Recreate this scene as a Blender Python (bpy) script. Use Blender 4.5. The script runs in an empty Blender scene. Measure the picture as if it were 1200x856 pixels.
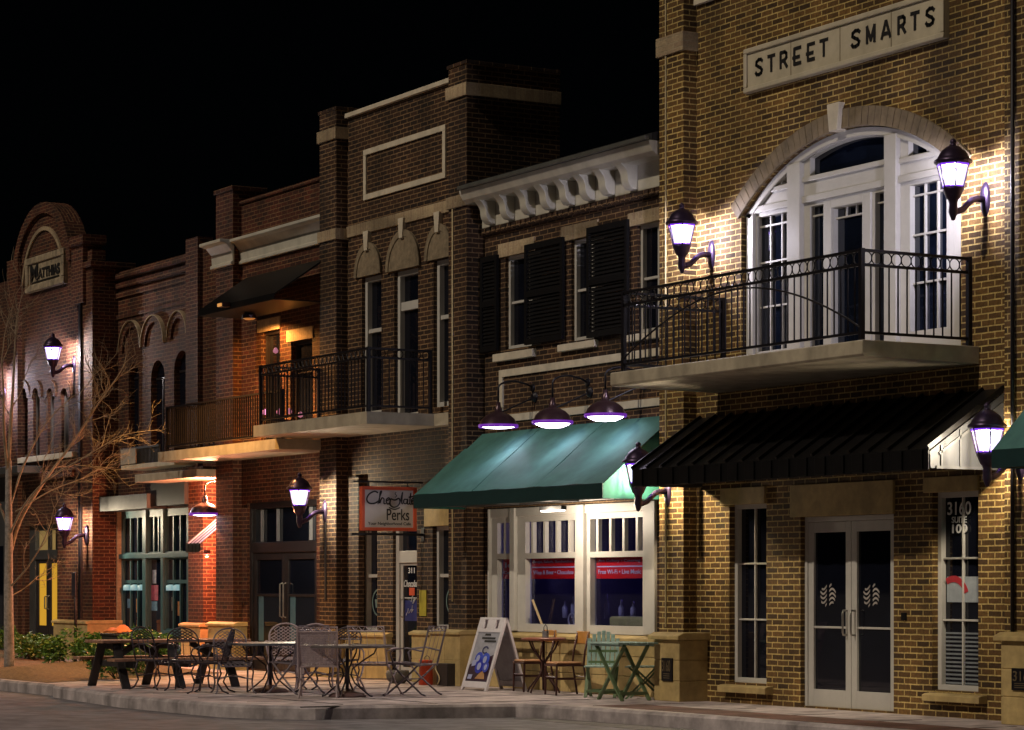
import bpy, bmesh, math, random
from mathutils import Vector, Matrix
random.seed(7)
R = math.radians
scene = bpy.context.scene
COL = scene.collection

# ------------------------------------------------------------------ survey of the photograph
# the street front runs along X, the walls face -Y, the pavement is z = 0
CX, HY, F = 600.0, 687.0, math.sqrt(1775.0 * 5200.0)
TH = math.atan(1775.0 / F)
FWX, FWY, RTX, RTY = -math.cos(TH), math.sin(TH), math.sin(TH), math.cos(TH)
EYE = 1.42
_l0 = 390.0 / F * 29.6
CAMX, CAMY = -(RTX * _l0 + FWX * 29.6), -(RTY * _l0 + FWY * 29.6)

def ray(px, y):
    k = (px - CX) / F
    t = (y - CAMY) / (FWY + k * RTY)
    return CAMX + t * (FWX + k * RTX), t
def X(px, y=0.0): return ray(px, y)[0]
def Z(px, py, y=0.0): return EYE + (HY - py) / F * ray(px, y)[1]
def G(px, py, z=0.0):
    t = (EYE - z) * F / (py - HY); k = (px - CX) / F
    return Vector((CAMX + t * (FWX + k * RTX), CAMY + t * (FWY + k * RTY), z))
def AT(px, py, t):
    k = (px - CX) / F
    return Vector((CAMX + t * (FWX + k * RTX), CAMY + t * (FWY + k * RTY), EYE + (HY - py) / F * t))

# ------------------------------------------------------------------ camera, sky, sun, exposure
cam = bpy.data.objects.new('camera', bpy.data.cameras.new('camera'))
COL.objects.link(cam); scene.camera = cam
cam.location = (CAMX, CAMY, EYE)
cam.rotation_euler = Vector((FWX, FWY, 0)).to_track_quat('-Z', 'Y').to_euler()
cam.data.sensor_width = 36; cam.data.lens = F * 36 / 1200
cam.data.shift_y = (HY - 428) / 1200
cam.data.clip_start = .5; cam.data.clip_end = 2000

SUN_EL, SUN_AZ = R(40), R(177)        # the flood of light from across the street, very dim
w = bpy.data.worlds.new('World'); scene.world = w; w.use_nodes = True
nt = w.node_tree; bgn = nt.nodes['Background']
sky = nt.nodes.new('ShaderNodeTexSky'); sky.sky_type = 'NISHITA'; sky.sun_disc = False
sky.sun_elevation = SUN_EL; sky.sun_rotation = SUN_AZ
nt.links.new(sky.outputs[0], bgn.inputs[0]); bgn.inputs[1].default_value = 0.00012
sl = bpy.data.lights.new('sun', 'SUN'); sl.energy = 1.35; sl.angle = R(.8); sl.color = (1, .86, .67)
so = bpy.data.objects.new('sun', sl); COL.objects.link(so)
sdir = Vector((math.sin(SUN_AZ) * math.cos(SUN_EL), math.cos(SUN_AZ) * math.cos(SUN_EL), math.sin(SUN_EL)))
so.rotation_euler = sdir.to_track_quat('Z', 'Y').to_euler(); so.location = (0, -20, 20)
scene.view_settings.view_transform = 'Standard'; scene.view_settings.look = 'None'
scene.view_settings.exposure = 0.0; scene.view_settings.gamma = 1
scene.cycles.max_bounces = 6; scene.cycles.transparent_max_bounces = 12
scene.cycles.sample_clamp_indirect = 3

# ------------------------------------------------------------------ materials
MATS = {}
def mat(name, col, rough=.6, metal=0.0, noise=.25, nscale=6.0, bump=0.0, spec=.5, dirt=0.0):
    if name in MATS: return MATS[name]
    m = bpy.data.materials.new(name); m.use_nodes = True; MATS[name] = m
    n = m.node_tree.nodes; l = m.node_tree.links; b = n['Principled BSDF']
    b.inputs['Roughness'].default_value = rough; b.inputs['Metallic'].default_value = metal
    b.inputs['Specular IOR Level'].default_value = spec
    tc = n.new('ShaderNodeTexCoord')
    no = n.new('ShaderNodeTexNoise'); no.inputs['Scale'].default_value = nscale
    no.inputs['Detail'].default_value = 6; no.inputs['Roughness'].default_value = .65
    l.new(tc.outputs['Object'], no.inputs['Vector'])
    mr = n.new('ShaderNodeMapRange'); mr.inputs['From Min'].default_value = .3; mr.inputs['From Max'].default_value = .7
    mr.inputs['To Min'].default_value = 1 - noise; mr.inputs['To Max'].default_value = 1 + noise * .6
    l.new(no.outputs['Fac'], mr.inputs['Value'])
    mx = n.new('ShaderNodeVectorMath'); mx.operation = 'SCALE'; mx.inputs[0].default_value = col[:3]
    l.new(mr.outputs[0], mx.inputs['Scale'])
    out = mx.outputs[0]
    if dirt:
        n2 = n.new('ShaderNodeTexNoise'); n2.inputs['Scale'].default_value = 1.3; n2.inputs['Detail'].default_value = 8
        mp = n.new('ShaderNodeMapping'); mp.inputs['Scale'].default_value = (2.4, 2.4, .8); l.new(tc.outputs['Object'], mp.inputs['Vector']); l.new(mp.outputs[0], n2.inputs['Vector'])
        r2 = n.new('ShaderNodeMapRange'); r2.inputs['From Min'].default_value = .42; r2.inputs['From Max'].default_value = .68
        r2.inputs['To Min'].default_value = 1; r2.inputs['To Max'].default_value = 1 - dirt
        l.new(n2.outputs['Fac'], r2.inputs['Value'])
        m2 = n.new('ShaderNodeVectorMath'); m2.operation = 'SCALE'
        l.new(out, m2.inputs[0]); l.new(r2.outputs[0], m2.inputs['Scale']); out = m2.outputs[0]
    l.new(out, b.inputs['Base Color'])
    if bump:
        bp = n.new('ShaderNodeBump'); bp.inputs['Strength'].default_value = bump; bp.inputs['Distance'].default_value = .02
        l.new(no.outputs['Fac'], bp.inputs['Height']); l.new(bp.outputs[0], b.inputs['Normal'])
    return m

def brick(name, c1, c2, mortar, bw=.215, rh=.0685, ms=.0085, var=.5, bump=.7, rough=.8):
    m = bpy.data.materials.new(name); m.use_nodes = True; MATS[name] = m
    n = m.node_tree.nodes; l = m.node_tree.links; b = n['Principled BSDF']
    b.inputs['Roughness'].default_value = rough; b.inputs['Specular IOR Level'].default_value = .35
    uv = n.new('ShaderNodeUVMap'); uv.uv_map = 'uv'
    bt = n.new('ShaderNodeTexBrick'); bt.inputs['Scale'].default_value = 1
    bt.inputs['Brick Width'].default_value = bw; bt.inputs['Row Height'].default_value = rh
    bt.inputs['Mortar Size'].default_value = ms; bt.inputs['Mortar Smooth'].default_value = .25
    bt.inputs['Color1'].default_value = (*c1, 1); bt.inputs['Color2'].default_value = (*c2, 1); bt.inputs['Mortar'].default_value = (*mortar, 1)
    wob = n.new('ShaderNodeTexNoise'); wob.inputs['Scale'].default_value = 9; l.new(uv.outputs[0], wob.inputs['Vector'])
    wsc = n.new('ShaderNodeVectorMath'); wsc.operation = 'SCALE'; wsc.inputs['Scale'].default_value = .008
    l.new(wob.outputs['Color'], wsc.inputs[0])
    wad = n.new('ShaderNodeVectorMath'); wad.operation = 'ADD'; l.new(uv.outputs[0], wad.inputs[0]); l.new(wsc.outputs[0], wad.inputs[1])
    l.new(wad.outputs[0], bt.inputs['Vector'])
    n1 = n.new('ShaderNodeTexNoise'); n1.inputs['Scale'].default_value = 26; n1.inputs['Detail'].default_value = 5; n1.inputs['Roughness'].default_value = .75
    l.new(uv.outputs[0], n1.inputs['Vector'])
    n2 = n.new('ShaderNodeTexNoise'); n2.inputs['Scale'].default_value = .9; n2.inputs['Detail'].default_value = 6
    mp = n.new('ShaderNodeMapping'); mp.inputs['Scale'].default_value = (1.5, .55, 1); l.new(uv.outputs[0], mp.inputs['Vector']); l.new(mp.outputs[0], n2.inputs['Vector'])
    r1 = n.new('ShaderNodeMapRange'); r1.inputs['From Min'].default_value = .3; r1.inputs['From Max'].default_value = .7
    r1.inputs['To Min'].default_value = 1 - var; r1.inputs['To Max'].default_value = 1 + var
    l.new(n1.outputs['Fac'], r1.inputs['Value'])
    r2 = n.new('ShaderNodeMapRange'); r2.inputs['From Min'].default_value = .35; r2.inputs['From Max'].default_value = .65
    r2.inputs['To Min'].default_value = .55; r2.inputs['To Max'].default_value = 1.35
    l.new(n2.outputs['Fac'], r2.inputs['Value'])
    mu = n.new('ShaderNodeMath'); mu.operation = 'MULTIPLY'; l.new(r1.outputs[0], mu.inputs[0]); l.new(r2.outputs[0], mu.inputs[1])
    sc = n.new('ShaderNodeVectorMath'); sc.operation = 'SCALE'; l.new(bt.outputs['Color'], sc.inputs[0]); l.new(mu.outputs[0], sc.inputs['Scale'])
    l.new(sc.outputs[0], b.inputs['Base Color'])
    hs = n.new('ShaderNodeMath'); hs.operation = 'MULTIPLY_ADD'; hs.inputs[1].default_value = -1.0
    l.new(bt.outputs['Fac'], hs.inputs[0]); l.new(n1.outputs['Fac'], hs.inputs[2])
    bp = n.new('ShaderNodeBump'); bp.inputs['Strength'].default_value = bump; bp.inputs['Distance'].default_value = .012
    l.new(hs.outputs[0], bp.inputs['Height']); l.new(bp.outputs[0], b.inputs['Normal'])
    return m

def emit(name, col, s):
    m = bpy.data.materials.new(name); m.use_nodes = True; MATS[name] = m
    n = m.node_tree.nodes; b = n['Principled BSDF']
    b.inputs['Base Color'].default_value = (*[c * .3 for c in col], 1)
    b.inputs['Emission Color'].default_value = (*col, 1); b.inputs['Emission Strength'].default_value = s
    return m

def lamp_glass(name, col, s, tr=.55):
    m = bpy.data.materials.new(name); m.use_nodes = True; MATS[name] = m
    n = m.node_tree.nodes; l = m.node_tree.links; o = n['Material Output']; n.remove(n['Principled BSDF'])
    t = n.new('ShaderNodeBsdfTransparent'); e = n.new('ShaderNodeEmission'); x = n.new('ShaderNodeMixShader')
    e.inputs[0].default_value = (*col, 1); e.inputs[1].default_value = s; x.inputs[0].default_value = 1 - tr
    l.new(t.outputs[0], x.inputs[1]); l.new(e.outputs[0], x.inputs[2]); l.new(x.outputs[0], o.inputs[0])
    return m

def clear_glass(name, tint=(.75, .78, .95)):
    m = bpy.data.materials.new(name); m.use_nodes = True; MATS[name] = m
    n = m.node_tree.nodes; l = m.node_tree.links; o = n['Material Output']; n.remove(n['Principled BSDF'])
    t = n.new('ShaderNodeBsdfTransparent'); t.inputs[0].default_value = (*tint, 1)
    g = n.new('ShaderNodeBsdfGlossy'); g.inputs['Roughness'].default_value = .02
    lw = n.new('ShaderNodeLayerWeight'); lw.inputs[0].default_value = .5
    pw = n.new('ShaderNodeMath'); pw.operation = 'POWER'; pw.inputs[1].default_value = 4; l.new(lw.outputs['Facing'], pw.inputs[0])
    fr = n.new('ShaderNodeMath'); fr.operation = 'MULTIPLY_ADD'; fr.inputs[1].default_value = .6; fr.inputs[2].default_value = .03; l.new(pw.outputs[0], fr.inputs[0])
    x = n.new('ShaderNodeMixShader'); l.new(fr.outputs[0], x.inputs[0]); l.new(t.outputs[0], x.inputs[1]); l.new(g.outputs[0], x.inputs[2])
    l.new(x.outputs[0], o.inputs[0]); return m

TAN = brick('tan_brick', (.155, .080, .022), (.045, .023, .008), (.46, .33, .12))
DARK = brick('dark_brown_brick', (.050, .022, .011), (.015, .007, .0045), (.20, .122, .062))
RED = brick('red_brick', (.078, .018, .008), (.024, .007, .004), (.155, .080, .040))
SOLDIER = brick('soldier_brick', (.38, .29, .18), (.28, .20, .13), (.36, .29, .19), bw=.30, rh=.075, ms=.006, var=.25)
PAVER = brick('paver_brick', (.20, .09, .07), (.13, .065, .05), (.16, .12, .10), bw=.2, rh=.1, ms=.006, var=.3, bump=.3)
STONE = mat('limestone', (.48, .35, .15), .75, noise=.22, nscale=9, bump=.15, dirt=.25)
CASTW = mat('cast_stone_white', (.60, .53, .42), .7, noise=.15, nscale=7, bump=.08, dirt=.2)
TRIM = mat('painted_trim', (.50, .48, .45), .45, noise=.08, nscale=5)
CORN = mat('painted_cornice', (.50, .47, .40), .5, noise=.12, nscale=4, dirt=.2)
SLAB = mat('balcony_concrete', (.42, .36, .27), .7, noise=.2, nscale=5, bump=.1, dirt=.3)
IRON = mat('black_iron', (.010, .008, .012), .45, .4, noise=.3, nscale=20)
LMET = mat('lantern_metal', (.05, .032, .07), .35, .7, noise=.3, nscale=20)
SHADE = mat('shade_metal', (.055, .028, .035), .3, .5, noise=.2, nscale=12)
SHUT = mat('black_shutter', (.004, .0035, .004), .7, noise=.2, spec=.15)
BLKAWN = mat('black_standing_seam', (.006, .0055, .006), .42, .2, noise=.3, nscale=8, spec=.3)
ENDGREY = mat('awning_end_panel', (.026, .027, .03), .55, noise=.15, nscale=4)
GREEN = mat('green_canvas', (.06, .165, .145), .8, noise=.22, nscale=3, bump=.08, spec=.25, dirt=.2)
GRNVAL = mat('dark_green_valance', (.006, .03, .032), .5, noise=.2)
GLASS = mat('dark_glass', (.006, .007, .013), .03, noise=.4, nscale=1.5, spec=.6)
GLASSB = mat('blue_dark_glass', (.006, .009, .020), .03, noise=.6, nscale=1.2, spec=.7)
CLEAR = clear_glass('clear_glass')
ROOF = mat('dark_roof', (.008, .008, .009), .7)
DOORBLK = mat('dark_wood', (.018, .014, .016), .4, noise=.4, nscale=10)
TEAL = mat('teal_frame', (.026, .085, .10), .45, noise=.2)
GREYM = mat('grey_metal', (.055, .055, .057), .5, .3, noise=.25)
SIGNST = mat('cream_sign', (.50, .44, .33), .65, noise=.12, nscale=6, dirt=.15)
BLACKP = mat('black_paint', (.012, .011, .012), .5)
WHITEP = mat('white_vinyl', (.72, .72, .72), .5, noise=.05)
REDB = mat('red_banner', (.85, .014, .012), .45, noise=.1)
ORANGE = mat('orange_paint', (.60, .085, .03), .5, noise=.1)
SIGNW = mat('sign_white', (.60, .57, .56), .5, noise=.08)
SLATE = mat('aged_stone_sign', (.34, .27, .18), .8, noise=.5, nscale=9, bump=.3, dirt=.4)
REDJ = mat('red_jamb', (.22, .01, .015), .5)

# ------------------------------------------------------------------ mesh builder
WORLD = {}
class MB:
    def __init__(s): s.v = []; s.f = []
    def add(s, vs, fs):
        o = len(s.v); s.v += [Vector(p) for p in vs]; s.f += [tuple(i + o for i in f) for f in fs]; return s
    def box(s, x0, x1, y0, y1, z0, z1):
        x0, x1 = sorted((x0, x1)); y0, y1 = sorted((y0, y1)); z0, z1 = sorted((z0, z1))
        v = [(x0, y0, z0), (x1, y0, z0), (x1, y1, z0), (x0, y1, z0), (x0, y0, z1), (x1, y0, z1), (x1, y1, z1), (x0, y1, z1)]
        return s.add(v, [(0, 3, 2, 1), (4, 5, 6, 7), (0, 1, 5, 4), (1, 2, 6, 5), (2, 3, 7, 6), (3, 0, 4, 7)])
    def bar(s, a, b, w, h, up=(0, 0, 1)):
        a = Vector(a); b = Vector(b); d = (b - a).normalized(); up = Vector(up)
        if abs(d.dot(up)) > .98: up = Vector((1, 0, 0))
        sd = d.cross(up).normalized(); u = sd.cross(d).normalized(); v = []
        for p in (a, b):
            for i, j in ((-1, -1), (1, -1), (1, 1), (-1, 1)): v.append(p + sd * (w / 2 * i) + u * (h / 2 * j))
        return s.add(v, [(0, 1, 2, 3), (7, 6, 5, 4), (0, 4, 5, 1), (1, 5, 6, 2), (2, 6, 7, 3), (3, 7, 4, 0)])
    def prism(s, poly, x0, x1, axis='X'):
        # poly of (y,z) swept along X; (x,z) along Y; (x,y) along Z
        n = len(poly)
        def P(q, t): return (t, q[0], q[1]) if axis == 'X' else (q[0], t, q[1]) if axis == 'Y' else (q[0], q[1], t)
        v = [P(q, x0) for q in poly] + [P(q, x1) for q in poly]
        f = [tuple(range(n)), tuple(range(2 * n - 1, n - 1, -1))] + [(i, i + n, (i + 1) % n + n, (i + 1) % n) for i in range(n)]
        return s.add(v, f)
    def tube(s, pts, r, seg=8, closed=False, r1=None):
        pts = [Vector(p) for p in pts]; n = len(pts); rings = []
        prev = None
        for i, p in enumerate(pts):
            if closed: d = pts[(i + 1) % n] - pts[i - 1]
            else: d = pts[min(i + 1, n - 1)] - pts[max(i - 1, 0)]
            d.normalize()
            if prev is None:
                up = Vector((0, 0, 1)) if abs(d.z) < .9 else Vector((1, 0, 0))
                a = d.cross(up).normalized()
            else: a = (prev - d * prev.dot(d)).normalized()
            prev = a; b = d.cross(a)
            rr = r if r1 is None else r + (r1 - r) * i / max(n - 1, 1)
            rings.append([p + (a * math.cos(t) + b * math.sin(t)) * rr for t in [2 * math.pi * k / seg for k in range(seg)]])
        v = [q for rg in rings for q in rg]; f = []
        for i in range(n if closed else n - 1):
            j = (i + 1) % n
            for k in range(seg): f.append((i * seg + k, i * seg + (k + 1) % seg, j * seg + (k + 1) % seg, j * seg + k))
        if not closed: f.append(tuple(range(seg - 1, -1, -1))); f.append(tuple((n - 1) * seg + k for k in range(seg)))
        return s.add(v, f)
    def lathe(s, prof, c=(0, 0, 0), seg=24, a0=0.0, sx=1, sy=1):
        c = Vector(c); v = []; f = []; n = len(prof)
        for r, z in prof:
            for k in range(seg):
                t = a0 + 2 * math.pi * k / seg; v.append(c + Vector((r * math.cos(t) * sx, r * math.sin(t) * sy, z)))
        for i in range(n - 1):
            for k in range(seg): f.append((i * seg + k, i * seg + (k + 1) % seg, (i + 1) * seg + (k + 1) % seg, (i + 1) * seg + k))
        if prof[0][0] > 1e-4: f.append(tuple(range(seg - 1, -1, -1)))
        if prof[-1][0] > 1e-4: f.append(tuple((n - 1) * seg + k for k in range(seg)))
        return s.add(v, f)
    def plate(s, outer, holes, y0, y1):
        cu = bpy.data.curves.new('c', 'CURVE'); cu.dimensions = '2D'; cu.fill_mode = 'BOTH'; cu.extrude = abs(y1 - y0) / 2
        for poly in [outer] + list(holes):
            sp = cu.splines.new('POLY'); sp.points.add(len(poly) - 1); sp.use_cyclic_u = True
            for p, q in zip(sp.points, poly): p.co = (q[0], q[1], 0, 1)
        o = bpy.data.objects.new('c', cu); me = bpy.data.meshes.new_from_object(o); ym = (y0 + y1) / 2
        s.add([(v.co.x, ym - v.co.z, v.co.y) for v in me.vertices], [tuple(p.vertices) for p in me.polygons])
        bpy.data.objects.remove(o); bpy.data.curves.remove(cu); bpy.data.meshes.remove(me); return s
    def text(s, body, x0, x1, z0, z1, y, depth=.012, shear=0.0, M=None, bold=0.0):
        cu = bpy.data.curves.new('t', 'FONT'); cu.body = body; cu.extrude = .01; cu.shear = shear; cu.offset = bold
        o = bpy.data.objects.new('t', cu); me = bpy.data.meshes.new_from_object(o)
        xs = [v.co.x for v in me.vertices]; ys = [v.co.y for v in me.vertices]
        ax, bx, ay, by = min(xs), max(xs), min(ys), max(ys)
        vs = [(x0 + (v.co.x - ax) / (bx - ax) * (x1 - x0), y - (v.co.z + .01) / .02 * depth, z0 + (v.co.y - ay) / (by - ay) * (z1 - z0)) for v in me.vertices]
        if M: vs = [M @ Vector(p) for p in vs]
        s.add(vs, [tuple(p.vertices) for p in me.polygons])
        bpy.data.objects.remove(o); bpy.data.curves.remove(cu); bpy.data.meshes.remove(me); return s
    def xform(s, M): s.v = [M @ p for p in s.v]; return s
    def build(s, name, m, parent=None, bevel=0.0, smooth=False, soldier=False):
        n = len(s.v)
        mn = Vector([min(p[i] for p in s.v) for i in range(3)]); mx = Vector([max(p[i] for p in s.v) for i in range(3)])
        c = Vector(((mn.x + mx.x) / 2, (mn.y + mx.y) / 2, mn.z))
        me = bpy.data.meshes.new(name); me.from_pydata([p - c for p in s.v], [], s.f); me.update()
        if len(me.polygons) < 6000:
            bm = bmesh.new(); bm.from_mesh(me); bmesh.ops.recalc_face_normals(bm, faces=bm.faces); bm.to_mesh(me); bm.free()
        uv = me.uv_layers.new(name='uv')
        for p in me.polygons:
            a = [abs(t) for t in p.normal]; k = a.index(max(a))
            for li in p.loop_indices:
                q = me.vertices[me.loops[li].vertex_index].co + c
                t = (q.y, q.z) if k == 0 else (q.x, q.z) if k == 1 else (q.x, q.y)
                if soldier: t = (t[1], t[0])
                uv.data[li].uv = t
            p.use_smooth = smooth
        me.materials.append(m)
        o = bpy.data.objects.new(name, me); COL.objects.link(o); WORLD[o] = c
        if parent is not None: o.parent = parent; o.location = c - WORLD[parent]
        else: o.location = c
        if bevel:
            b = o.modifiers.new('bevel', 'BEVEL'); b.width = bevel; b.segments = 2; b.limit_method = 'ANGLE'; b.angle_limit = R(40)
        return o

def thing(name, label, cat, loc, group=None):
    o = bpy.data.objects.new(name, None); COL.objects.link(o); o.location = loc; WORLD[o] = Vector(loc)
    o.empty_display_size = .2
    o['label'] = label; o['category'] = cat
    if group: o['group'] = group
    return o
def tag(o, label, cat, group=None):
    o['label'] = label; o['category'] = cat
    if group: o['group'] = group
    return o
def struct(o, kind='structure'): o['kind'] = kind; return o
def copy_tree(o, parent=None):
    c = o.copy(); COL.objects.link(c)
    if parent is not None: c.parent = parent
    WORLD[c] = WORLD[o].copy()
    for ch in list(o.children): copy_tree(ch, c)
    return c
def arc(cx, cz, r, a0, a1, n=24, rz=None):
    return [(cx + r * math.cos(R(a0 + (a1 - a0) * i / n)), cz + (rz or r) * math.sin(R(a0 + (a1 - a0) * i / n))) for i in range(n + 1)]
def rect(x0, x1, z0, z1): return [(x0, z0), (x1, z0), (x1, z1), (x0, z1)]

def window(parent, x0, x1, z0, z1, y, fm, gm, cols=1, rows=(), fw=.055, fd=.07, mw=.022, name='window', label=None, thick=None):
    """frame and glazing bars as one mesh, the pane its child; rows are heights of the bars as fractions"""
    b = MB()
    b.box(x0, x0 + fw, y, y + fd, z0, z1); b.box(x1 - fw, x1, y, y + fd, z0, z1)
    b.box(x0 + fw, x1 - fw, y, y + fd, z0, z0 + fw); b.box(x0 + fw, x1 - fw, y, y + fd, z1 - fw, z1)
    for i in range(1, cols):
        xm = x0 + fw + (x1 - x0 - 2 * fw) * i / cols; b.box(xm - mw / 2, xm + mw / 2, y + .025, y + fd - .012, z0 + fw, z1 - fw)
    for r in rows:
        zm = z0 + fw + (z1 - z0 - 2 * fw) * r; t = thick or mw
        b.box(x0 + fw, x1 - fw, y + .022, y + fd - .01, zm - t / 2, zm + t / 2)
    o = b.build(name, fm, parent, bevel=.004)
    MB().box(x0 + fw, x1 - fw, y + fd - .008, y + fd + .004, z0 + fw, z1 - fw).build('pane', gm, o)
    if label: o['label'] = label
    return o
def part(name, m, parent, *boxes, bevel=.006, soldier=False, smooth=False):
    b = MB()
    for q in boxes: b.box(*q)
    return b.build(name, m, parent, bevel=bevel, soldier=soldier, smooth=smooth)
def point_light(name, loc, e, col, parent=None, r=.04):
    l = bpy.data.lights.new(name, 'POINT'); l.energy = e; l.color = col; l.shadow_soft_size = r
    o = bpy.data.objects.new(name, l); COL.objects.link(o); o.location = Vector(loc) - (WORLD[parent] if parent is not None else Vector())
    WORLD[o] = Vector(loc)
    if parent is not None: o.parent = parent
    return o
def spot_light(name, loc, target, e, col, size, blend, parent=None, r=.05):
    l = bpy.data.lights.new(name, 'SPOT'); l.energy = e; l.color = col; l.shadow_soft_size = r; l.spot_size = R(size); l.spot_blend = blend
    o = bpy.data.objects.new(name, l); COL.objects.link(o); o.location = Vector(loc) - (WORLD[parent] if parent is not None else Vector())
    o.rotation_euler = (Vector(loc) - Vector(target)).to_track_quat('Z', 'Y').to_euler(); WORLD[o] = Vector(loc)
    if parent is not None: o.parent = parent
    return o

# ------------------------------------------------------------------ ground
ROADZ = -.16
asph = mat('asphalt', (.19, .175, .19), .8, noise=.45, nscale=2.5, bump=.4, dirt=.35)
conc = mat('pavement_concrete', (.56, .47, .47), .8, noise=.38, nscale=3.2, bump=.25, dirt=.5)
kerbm = mat('kerb_concrete', (.46, .40, .41), .8, noise=.35, nscale=5, bump=.25, dirt=.5)
struct(MB().add([(-400, -300, ROADZ), (300, -300, ROADZ), (300, 400, ROADZ), (-400, 400, ROADZ)], [(0, 1, 2, 3)]).build('road', asph))
edge = [(30, -2.05), (.44, -2.05), (-2.6, -2.25), (-3.25, -2.45), (-3.55, -3.4), (-3.95, -4.78), (-4.4, -5.25), (-5.1, -5.52), (-8.0, -5.62), (-11.4, -5.28), (-11.9, -5.1), (-45, -5.1)]
inner = [(30, -1.9), (.44, -1.9), (-2.6, -2.1), (-3.38, -2.36), (-3.7, -3.44), (-4.08, -4.72), (-4.5, -5.13), (-5.13, -5.37), (-8.0, -5.47), (-11.35, -5.13), (-11.85, -4.95), (-45, -4.95)]
struct(MB().prism(inner + [(-45, 6), (30, 6)], ROADZ - .05, 0.0, 'Z').build('pavement', conc))
n = len(edge); kb = MB()
prof = [(0, ROADZ - .05), (0, -.03), (.2, .002), (1, .002), (1, ROADZ - .05)]
vs = []
for e, i in zip(edge, inner):
    for t, z in prof: vs.append((e[0] + (i[0] - e[0]) * t, e[1] + (i[1] - e[1]) * t, z))
m5 = len(prof)
fs = [(a * m5 + k, (a + 1) * m5 + k, (a + 1) * m5 + k + 1, a * m5 + k + 1) for a in range(n - 1) for k in range(m5 - 1)]
struct(kb.add(vs, fs).build('kerb', kerbm))
# joints in the pavement are real thin grooves drawn as dark filler strips
jt = mat('joint_filler', (.10, .09, .085), .9)
jb = MB()
for x in [-9.9 + 1.5 * i for i in range(24)]:
    jb.box(x - .011, x + .011, -1.88 if x > -3.2 else -5.0, -.6, -.01, .004)
for y in (-3.2, -4.3): jb.box(-11.3, -4.2 if y < -4 else -3.85, y - .011, y + .011, -.01, .0045)
struct(jb.build('pavement_joint', jt))
struct(MB().box(-2.4, 30, -1.86, -1.2, -.01, .0042).build('paving_strip', PAVER))
# gutter line
struct(MB().box(-3.0, 30, -2.62, -2.12, ROADZ - .02, ROADZ + .004).build('gutter', mat('gutter_concrete', (.17, .155, .15), .8, noise=.3, nscale=4, dirt=.4)))

# ================================================================== BUILDING 1: the one with the big arch
YB = .30
b1 = thing('brick_building', 'tan brick building with wide arched white window, railed balcony and double doors', 'building', (X(990), 0, 0))
xl1, xr1 = X(786, 0), 8.0
top1 = Z(812, 9)
ax0, ax1 = X(868.5), X(1126.0)
zfl = Z(1010, 398, -1.57)                       # balcony floor
zsp = Z(868.5, 253); zcr = Z(985, 152); axm = (ax0 + ax1) / 2
hw = (ax1 - ax0) / 2; rise = zcr - zsp; ar = (hw * hw + rise * rise) / (2 * rise); acz = zcr - ar
aang = math.degrees(math.asin(hw / ar))
def arch_poly(dr=0.0, z0=zfl, x0=None, x1=None):
    r = ar - dr; h = (ax1 - ax0) / 2 - dr
    a = math.degrees(math.asin(min(1, h / r)))
    p = [(axm + r * math.sin(R(a - 2 * a * i / 32)), acz + r * math.cos(R(a - 2 * a * i / 32))) for i in range(33)]
    return [(p[-1][0], z0), (p[0][0], z0)] + p
def ztop(x, dr=0.0): return acz + math.sqrt((ar - dr) ** 2 - (x - axm) ** 2)
wl = (X(861, .08), X(896.5) + .03, Z(861, 800), Z(861, 591))
dr_ = (X(943, .06), X(1046) + .02, -.02, Z(943, 606))
wr = (X(1099, .08), X(1145) + .02, Z(1099, 809), Z(1099, 577))
wb = MB().plate(rect(xl1, xr1, 0, top1), [rect(*wl), rect(dr_[0], dr_[1], .0001 + .02, dr_[3]), rect(*wr), arch_poly()], 0, .28)
wb.build('wall', TAN, b1)
part('rear_block', TAN, b1, (xl1 + .05, xr1, YB, 10, 0, top1 - .4), bevel=0)
part('coping', CASTW, b1, (xl1 + .35, xr1, -.05, .35, top1, top1 + .07))
# dark door recess so that no gap shows at the threshold
px0, px1 = X(772.5, -.2), X(800.5, -.2)
ppx1 = X(801, -.2)
part('pilaster', TAN, b1, (px0, ppx1, -.2, .35, 0, 9.9), bevel=.004)
for (pa, pb, qa) in ((44, 66, 770),):
    z0, z1 = Z(772, pb + 1, -.24), Z(772, pa + 1, -.24)
    part('pilaster_band', SOLDIER, b1, (px0 - .03, ppx1 + .03, -.235, .38, z0, z1), soldier=False)
qx0 = X(1177, -.2)
part('pilaster', TAN, b1, (qx0, qx0 + .75, -.2, 0, 0, 9.9), bevel=.004)
def pedestal(parent, x0, x1, y0, y1, h, plaque=None, courses=3, cap=.06):
    b = MB(); hh = h - .09
    for i in range(courses):
        b.box(x0, x1, y0, y1, hh * i / courses + (.004 if i else 0), hh * (i + 1) / courses - .004)
    b.box(x0 + .01, x1 - .01, y0 + .01, y1, 0, hh)
    o = b.build('pedestal', STONE, parent, bevel=.008)
    c = MB(); c.prism([(y0 - cap, hh), (y0 - cap, hh + .05), (y0 + .03, h), (y1, h), (y1, hh)], x0 - cap, x1 + cap)
    c.build('pedestal_cap', STONE, o, bevel=.01)
    jb = MB()
    jb.box(x1 - .13, x1 - .12, y0 - .002, y0 + .02, hh / 3 + .005, hh * 2 / 3 - .005) if courses == 3 else None
    if plaque:
        a0, a1, c0, c1 = plaque
        q = MB().box(a0, a1, y0 - .022, y0, c0, c1).build('number_plaque', IRON, o, bevel=.004)
        t = MB().text('3160', a0 + .03, a1 - .03, c0 + (c1 - c0) * .42, c1 - .03, y0 - .022, .008)
        for k in range(3): t.box(a0 + .05, a1 - .05, y0 - .026, y0 - .022, c0 + (c1 - c0) * (.12 + .09 * k), c0 + (c1 - c0) * (.15 + .09 * k))
        t.build('plaque_lettering', mat('bronze_lettering', (.20, .15, .09), .45, .4), q)
    return o
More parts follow.
